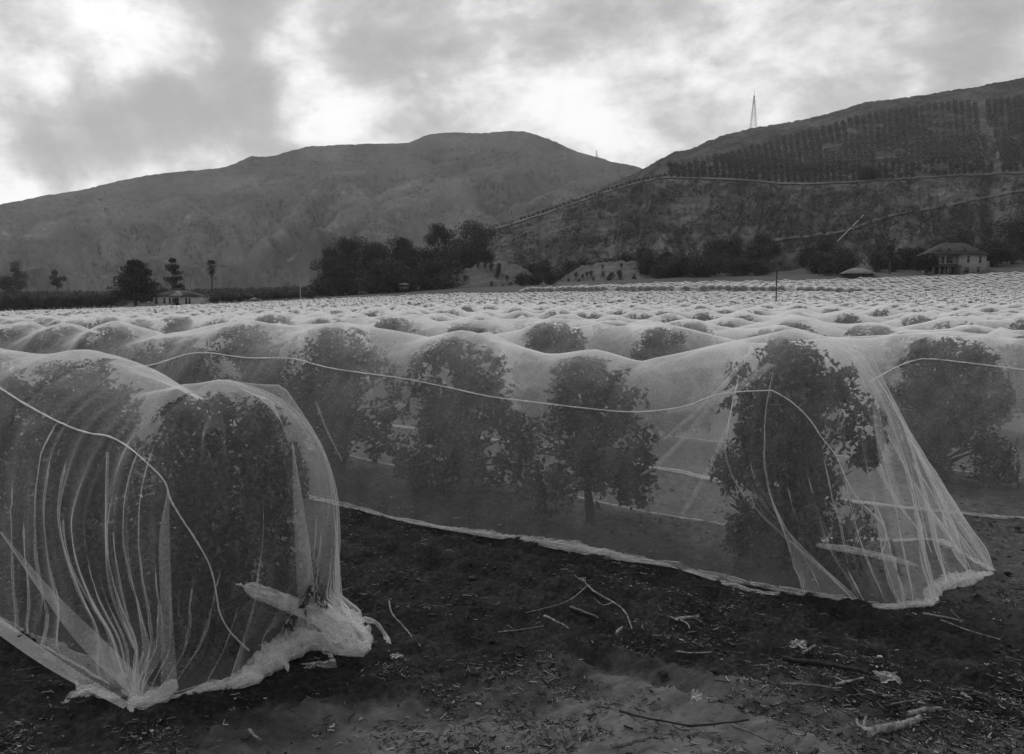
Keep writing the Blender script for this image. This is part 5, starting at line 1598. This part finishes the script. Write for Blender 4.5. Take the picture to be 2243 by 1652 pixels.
# low shed
b = foot(1848, 262); b.z = at(1880, 607, 262).z
hz = empty('shed', b, 'low shed with a pale hipped roof left of the two storey house', 'shed')
wbox(hz, 'wall', 'roof_dark', .5, 8.2, 0, 5, -1, 1.1)
hip_roof(hz, .2, 8.5, 0, 5, 1.15, 1.6, .5, 'roof_grey')
d = wbox(hz, 'door', 'glass_dark', 3.4, 5.2, -.05, .02, -.6, 1.0)
# roof seen in the grove
b = foot(876, 279); b.z = at(876, 634, 279).z
hz = empty('shed', b, 'tiny open shed half hidden at the right foot of the grove', 'shed')
wbox(hz, 'wall', 'glass_dark', 0, 2.9, 0, 2, -1, 1.5)
hip_roof(hz, 0, 2.9, 0, 2, 1.52, .5, .4, 'roof_grey')
# pale box beside the hedge
b = gbase(550, 259)
hz = empty('pump_hut', b, 'tiny pale hut at the field edge in front of the low hedge', 'hut')
wbox(hz, 'wall', 'trim', 0, 1.9, 0, 1.6, -.5, 1.5); hip_roof(hz, 0, 1.9, 0, 1.6, 1.52, .6, .25, 'roof_grey')

# ------------------------------------------------------------------ poles, tower, pipe
b = gbase(660, 260); top = at(657, 604, 260)
pr = empty('utility_pole', b, 'pale pole with a slanting top standing at the far edge of the field', 'pole')
hh = top.z - b.z
mb = MB(); mb.tube(np.array([(0, 0, -.4), (-.05, 0, hh * .5), (-.12, 0, hh * .88)]), np.array([.17, .14, .11]), 8); link('shaft', mb.mesh('shaft', True), MAT['pole_pale'], pr)
mb = MB(); mb.tube(np.array([(-.12, 0, hh * .87), (-.55, 0, hh)]), np.array([.10, .07]), 6); link('arm', mb.mesh('arm'), MAT['pole_pale'], pr)
b = gbase(1697, 105); b.z = float(ground_z(b.x, b.y))
pr = empty('field_post', b, 'slim dark post rising out of the nets at the right', 'post')
hh = at(1697, 594, 105).z - b.z
mb = MB(); mb.tube(np.array([(0, 0, -.3), (0, 0, hh)]), np.array([.075, .07]), 8); link('shaft', mb.mesh('shaft'), MAT['pole_dark'], pr)
mb = MB(); mb.box(-.11, .11, -.11, .11, hh, hh + .1); link('cap', mb.mesh('cap'), MAT['pole_dark'], pr)
for px_, py0, Y, lab in ((984, 644, 150, 'thin white stake standing among the nets near the middle'), (1372, 636, 190, 'thin white stake beside the far farm track')):
    b = gbase(px_, Y); hh = max(at(px_, py0, Y).z - b.z, 2.6)
    pr = empty('stake', b, lab, 'stake', 'stakes in the field')
    mb = MB(); mb.tube(np.array([(0, 0, -.2), (0, 0, hh)]), np.array([.07, .06]), 6); link('shaft', mb.mesh('shaft'), MAT['pole_pale'], pr)
    mb = MB(); mb.box(-.1, .1, -.1, .1, hh, hh + .08); link('cap', mb.mesh('cap'), MAT['pole_pale'], pr)

def lattice(px_, py_, top, Yg, label, wbase, rad):
    h_ = hit(px_, py_ + 2, ('right_hill', 'far_hill'))
    b = h_[0] if h_ else foot(px_, Yg)
    hh = at(px_, top, b.y).z - b.z
    pr = empty('lattice_tower', b, label, 'tower')
    N_ = 9
    def leg(sx, sy, f): w = wbase * (1 - .88 * f ** .8) * .5; return np.array([sx * w, sy * w, hh * .86 * f - .5])
    for sx in (-1, 1):
        for sy in (-1, 1):
            mb = MB(); mb.tube(np.array([leg(sx, sy, f) for f in np.linspace(0, 1, N_)]), rad, 5); link('leg', mb.mesh('leg'), MAT['steel'], pr)
    cs = [(-1, -1), (1, -1), (1, 1), (-1, 1)]
    for i in range(N_ - 1):
        f0, f1 = i / (N_ - 1), (i + 1) / (N_ - 1); mb = MB()
        for k in range(4):
            a_, b_ = cs[k], cs[(k + 1) % 4]
            mb.tube(np.array([leg(*a_, f0), leg(*b_, f1)]), rad * .6, 4); mb.tube(np.array([leg(*b_, f0), leg(*a_, f1)]), rad * .6, 4); mb.tube(np.array([leg(*a_, f1), leg(*b_, f1)]), rad * .6, 4)
        link('brace', mb.mesh('brace'), MAT['steel'], pr)
    mb = MB(); mb.tube(np.array([(0, 0, hh * .84), (0, 0, hh)]), np.array([rad * 1.5, rad]), 6); link('mast', mb.mesh('mast'), MAT['steel'], pr)
    for z in (.66, .74, .84):
        mb = MB(); mb.tube(np.array([(-wbase * .12, -.4, hh * z), (wbase * .12, -.4, hh * z)]), rad * 2.6, 6); link('antenna', mb.mesh('antenna'), MAT['steel'], pr)
    return pr
lattice(1638, 277, 198, 800, 'tall lattice radio tower standing on the ridge of the right hill', 6.0, .11)
lattice(1306, 346, 328, 1700, 'tiny faint lattice tower on the shoulder of the far hill', 7.0, .13)
# pipe down the slope
P = []
for f in np.linspace(0, 1, 24):
    h_ = hit(1832 + f * 58, 533 - f * 58, ('right_hill',))
    if h_: P.append(tuple(h_[0] + Vector((0, -.6, .7))))
P = np.array(P)
for it in range(6): P[1:-1] = .5 * P[1:-1] + .25 * (P[:-2] + P[2:])
pr = empty('pipeline', Vector(P[0]), 'thin white pipe running straight down the right hillside', 'pipe')
mb = MB(); mb.tube(P - P[0], .11, 6); link('pipe', mb.mesh('pipe', True), MAT['pipe'], pr)
mb = MB()
for q in P[::4]: mb.box(*(q - P[0])[[0]] - .15, *(q - P[0])[[0]] + .15, *(q - P[0])[[1]] - .15, *(q - P[0])[[1]] + .15, (q - P[0])[2] - 1.6, (q - P[0])[2] - .1)
s_ = link('support', mb.mesh('support'), MAT['pole_dark'], pr); s_['kind'] = 'stuff'

# ------------------------------------------------------------------ sticks and scraps in the foreground
def gnd(px_, py_, dz=0.0):
    g = gp(px_, py_, dz); return g
def stick(pts, rpx, mat, label, name='stick', group='sticks lying on the soil', forks=(), k=7, seed=0):
    Q = catmull([(a, b_, 0) for a, b_ in pts], max(8, len(pts) * 4))
    V = np.array([tuple(gnd(q[0], q[1], .045)) for q in Q])
    dist = np.linalg.norm(V - np.array([0, 0, H]), axis=1).mean(); r = rpx * dist / FPX
    V[:, 2] += r * .9
    V += .12 * r * np.stack([fbm(np.arange(len(V)) * .8, np.zeros(len(V)) + i, seed, 2) for i in range(3)], 1) * 4
    base = V[0].copy()
    mb = MB(); mb.tube(V - base, r * np.linspace(1.05, .7, len(V)), k, .35, seed)
    o = link(name, mb.mesh(name, True), MAT[mat], None, Vector(base))
    tag(o, label, 'stick' if name != 'branch' else 'branch', group)
    for i, f in enumerate(forks):
        Qf = catmull([(a, b_, 0) for a, b_ in f], 8); Vf = np.array([tuple(gnd(q[0], q[1], .045 + r)) for q in Qf])
        m2 = MB(); m2.tube(Vf - base, r * np.linspace(.6, .3, 8), 5, .3, i); link('twig', m2.mesh('twig', True), MAT[mat], o)
    return o
stick([(1900, 1613), (1945, 1603), (1985, 1594), (2018, 1583)], 8.5, 'stick_pale', 'thick pale broken branch, the largest stick at the lower right', 'branch', forks=[((1905, 1608), (1892, 1590), (1896, 1570)), ((1908, 1606), (1880, 1588), (1876, 1576))], seed=1)
stick([(1988, 1568), (2020, 1560), (2062, 1557)], 5, 'stick_pale', 'short curved pale stick above the largest branch at the right', seed=2)
stick([(1712, 1447), (1780, 1455), (1850, 1467), (1900, 1478)], 5, 'stick_dark', 'long straight dark stick lying at the right of the soil', 'branch', seed=3)
stick([(1275, 1272), (1305, 1300), (1340, 1320), (1368, 1342), (1384, 1380)], 2.2, 'stick_pale', 'thin bent branch with side twigs in the middle of the soil', 'branch', forks=[((1285, 1283), (1240, 1318), (1140, 1345)), ((1340, 1320), (1320, 1325), (1300, 1310)), ((1275, 1272), (1262, 1264), (1258, 1258))], seed=4)
stick([(1190, 1352), (1215, 1362), (1246, 1378)], 2.8, 'stick_pale', 'short pale bent stick left of the thin branch', seed=5)
stick([(1248, 1332), (1275, 1342), (1310, 1356)], 3.0, 'stick', 'short dark stick left below the thin branch', seed=6)
stick([(1478, 1360), (1505, 1357), (1530, 1353)], 4.0, 'stick_pale', 'pale knotted stick alone in the middle right of the soil', forks=[((1490, 1358), (1505, 1366), (1510, 1376)), ((1484, 1359), (1470, 1352), (1462, 1350))], seed=7)
stick([(852, 1318), (858, 1345), (880, 1370), (905, 1400), (920, 1417)], 1.8, 'stick_pale', 'thin curved twig right of the gathered end of the left net', seed=8)
stick([(1355, 1560), (1430, 1578), (1500, 1590)], 2.6, 'stick_dark', 'thin dark stick across the edge of the pale dirt', seed=9)
stick([(1500, 1592), (1560, 1588), (1640, 1580)], 2.6, 'stick_dark', 'thin dark stick end to end with another on the pale dirt', seed=10)
stick([(1340, 1640), (1380, 1632), (1425, 1618)], 5, 'stick', 'dark broken stick at the bottom middle of the picture', seed=11)
stick([(1830, 1500), (1860, 1495), (1890, 1488)], 3, 'stick_pale', 'small pale splinter below the long dark stick', seed=12)
stick([(1712, 1500), (1770, 1503), (1835, 1512)], 3, 'stick', 'flat brown stick below the long dark stick', seed=13)
stick([(2104, 1522), (2118, 1529), (2128, 1534)], 3, 'stick_pale', 'short pale splinter at the right above the curved stick', seed=14)
stick([(1480, 1428), (1520, 1432), (1560, 1430)], 1.6, 'stick_pale', 'thin pale twig left of the long dark stick', seed=15)
stick([(1350, 1390), (1356, 1382), (1362, 1376)], 3.2, 'stick_pale', 'tiny pale stub below the thin branch', seed=16)
stick([(1758, 1432), (1772, 1424), (1786, 1416)], 3.0, 'stick_pale', 'short pale stub above the long dark stick', seed=17)
stick([(1950, 1545), (1990, 1538), (2030, 1528)], 2.0, 'stick', 'thin brown twig above the curved pale stick', seed=18)
stick([(2060, 1360), (2130, 1385), (2190, 1402)], 1.4, 'stick_pale', 'long thin twig right of the tent end', seed=19)
stick([(2020, 1345), (2060, 1352), (2110, 1362)], 2.0, 'stick_pale', 'thin pale twig just below the tent end', seed=20)
stick([(1600, 1590), (1640, 1605), (1690, 1628)], 2.6, 'stick', 'slanting brown stick left of the largest branch', seed=21)
stick([(1090, 1385), (1140, 1380), (1190, 1372)], 1.2, 'stick_pale', 'hair thin twig left of the short bent stick', seed=22)
stick([(545, 1600), (555, 1612), (570, 1622)], 3, 'stick_pale', 'small pale stub below the gathered end of the left net', seed=23)

def scrap(px_, py_, wpx, hpx, seed, label):
    rng = np.random.default_rng(seed); g = gnd(px_, py_, .04); k = (g - Vector((0, 0, H))).length / FPX
    n, m = 14, 9
    u, v = np.meshgrid(np.linspace(-1, 1, n), np.linspace(-1, 1, m), indexing='ij')
    e = 1 + .5 * fbm(u * 2 + seed, v * 2, seed, 3)
    X = u * wpx * k * .5 * e; Y = v * hpx * k * 1.3 * (1 + .6 * fbm(u * 3, v * 0 + seed, seed + 2, 2)); Z = .025 + .03 * fbm(u * 2.4, v * 2.4 + seed, seed + 1, 3)
    o = link('net_scrap', mesh_np('net_scrap', np.stack([X, Y, Z], -1).reshape(-1, 3), grid_faces(n, m), True), MAT['net_scrap'], None, g, rng.uniform(-.5, .5))
    tag(o, label, 'scrap', 'torn scraps of netting')
scrap(1948, 1490, 40, 16, 1, 'torn white scrap of netting right of the long dark stick')
scrap(1526, 1534, 18, 18, 2, 'small crumpled white scrap at the edge of the pale dirt')
scrap(1748, 1418, 26, 12, 3, 'pale scrap among splinters above the long dark stick')
scrap(868, 1445, 22, 10, 4, 'thin white scrap right of the gathered end of the left net')
scrap(700, 1462, 60, 8, 5, 'flat white strip of netting below the gathered end')

# straw, splinters, leaf litter: nobody could count it
def litter():
    rng = np.random.default_rng(31); mb = MB()
    n = 26000
    px_ = rng.uniform(-40, 2300, n * 3); py_ = 1080 + 640 * rng.uniform(0, 1, n * 3) ** .85
    d = fbm(px_ / 170, py_ / 70, 61, 3) + .35 * sstep(1500, 1750, px_) * sstep(1380, 1480, py_) + .25 * sstep(1150, 900, px_) * sstep(1400, 1200, py_)
    ok = (rng.random(n * 3) < np.clip(.16 + .85 * d, .02, 1))
    px_, py_ = px_[ok][:n], py_[ok][:n]
    x_ = (px_ - CX) / FPX; c, s = math.cos(PITCH), math.sin(PITCH); yv = -(py_ - CY) / FPX
    dx, dy, dz = x_, c + yv * s, -s + yv * c
    t = H / -dz; X, Y = dx * t, dy * t
    okk = (Y < 15); X, Y = X[okk], Y[okk]; m = len(X)
    clod = .08 * np.clip(fbm(X * 3.1, Y * 3.1, 11, 4, .6), -.6, 1) + .032 * np.clip(fbm(X * 11, Y * 11, 12, 3, .6), -.3, 1)
    trod = sstep(5.6, 4.6, Y + .42 * np.abs(X - .7) + 1.2 * fbm(X * .9, Y * .9, 17, 3))
    pr_ = X * NV[0] + Y * NV[1]
    Z = ground_z(X, Y) + clod * (1 - .65 * trod) + .006 + .03 * np.sin(pr_ * 15 + 1.5 * fbm(X * .7, Y * .7, 19, 2)) * sstep(3.9, 4.6, pr_) * sstep(7.6, 6.9, pr_) * sstep(13, 8, Y) * (1 - trod)
    L = rng.gamma(1.6, .018, m) + .008; W = rng.uniform(.001, .0032, m) * (1 + (rng.random(m) < .16) * rng.uniform(.4, 2.0, m))
    a = rng.uniform(-3.14, 3.14, m); tilt = rng.normal(0, .22, m); bend = rng.normal(0, .35, m)
    D1 = np.stack([np.cos(a) * np.cos(tilt), np.sin(a) * np.cos(tilt), np.sin(tilt)], 1)
    D2 = np.stack([np.cos(a + bend), np.sin(a + bend), -np.sin(tilt) * .7], 1)
    S_ = np.stack([-np.sin(a), np.cos(a), np.zeros(m)], 1) * W[:, None]
    U = np.array([0, 0, 1.0]) * W[:, None]
    C = np.stack([X, Y, Z + W], 1)
    P0 = C - D1 * L[:, None] * .5; P2 = C + D2 * L[:, None] * .5
    ring = lambda P: np.stack([P - S_ - U * .6, P + S_ - U * .6, P + U], 1)
    V = np.concatenate([ring(P0), ring(C), ring(P2)], 1).reshape(-1, 3)
    k = np.arange(m)[:, None] * 9
    q = []
    for r0 in (0, 3):
        for i in range(3):
            j2 = (i + 1) % 3; q.append(k + np.array([[r0 + i, r0 + j2, r0 + 3 + j2, r0 + 3 + i]]))
    tag(link('litter', mesh_np('litter', V, np.concatenate(q)), MAT['straw']), 'straw, splinters and leaf litter strewn over the dark soil', 'litter', kind='stuff')
    # clods
    n = 3000
    X = rng.uniform(-4.5, 6, n); Y = 4.2 + 8 * rng.random(n) ** 1.3
    base = np.array([(0, 0, 1), (.9, 0, .3), (.28, .85, .3), (-.72, .53, .3), (-.72, -.53, .3), (.28, -.85, .3), (.7, .5, -.4), (-.27, .83, -.4), (-.87, 0, -.4), (-.27, -.83, -.4), (.7, -.5, -.4)])
    F = [(0, 1, 2), (0, 2, 3), (0, 3, 4), (0, 4, 5), (0, 5, 1), (1, 6, 2), (2, 6, 7), (2, 7, 3), (3, 7, 8), (3, 8, 4), (4, 8, 9), (4, 9, 5), (5, 9, 10), (5, 10, 1), (1, 10, 6)]
    r = rng.gamma(1.6, .0055, n) + .004
    kp = Y > 5.6 + .2 * np.sin(X * 3); X, Y, r = X[kp], Y[kp], r[kp]; n = len(X)
    Z = ground_z(X, Y) + .02 + r * .1
    V = np.stack([X, Y, Z], 1)[:, None] + base[None] * r[:, None, None] * rng.uniform(.6, 1.3, (n, 11, 1)) * np.array([1.2, 1, .75])
    F = (np.arange(n)[:, None, None] * 11 + np.array(F)[None]).reshape(-1, 3)
    tag(link('clods', mesh_np('clods', V.reshape(-1, 3), F), MAT['clod']), 'crumbled clods of dark soil', 'soil', kind='stuff')
litter()

# ------------------------------------------------------------------ thin haze over the valley
def haze():
    mb = MB(); mb.box(-2900, 2900, -2900, 2900, -60, 520)
    o = link('haze', mb.mesh('haze'))
    m = bpy.data.materials.new('haze'); m.use_nodes = True; N = m.node_tree.nodes; N.clear()
    out = N.new('ShaderNodeOutputMaterial'); v = N.new('ShaderNodeVolumePrincipled')
    v.inputs['Color'].default_value = (.92, .92, .92, 1); v.inputs['Density'].default_value = HAZE; v.inputs['Anisotropy'].default_value = .3
    m.node_tree.links.new(v.outputs[0], out.inputs['Volume'])
    o.data.materials.append(m)
    tag(o, 'thin grey haze in the valley air before the hills', 'haze', kind='stuff')
HAZE = .00009
haze()
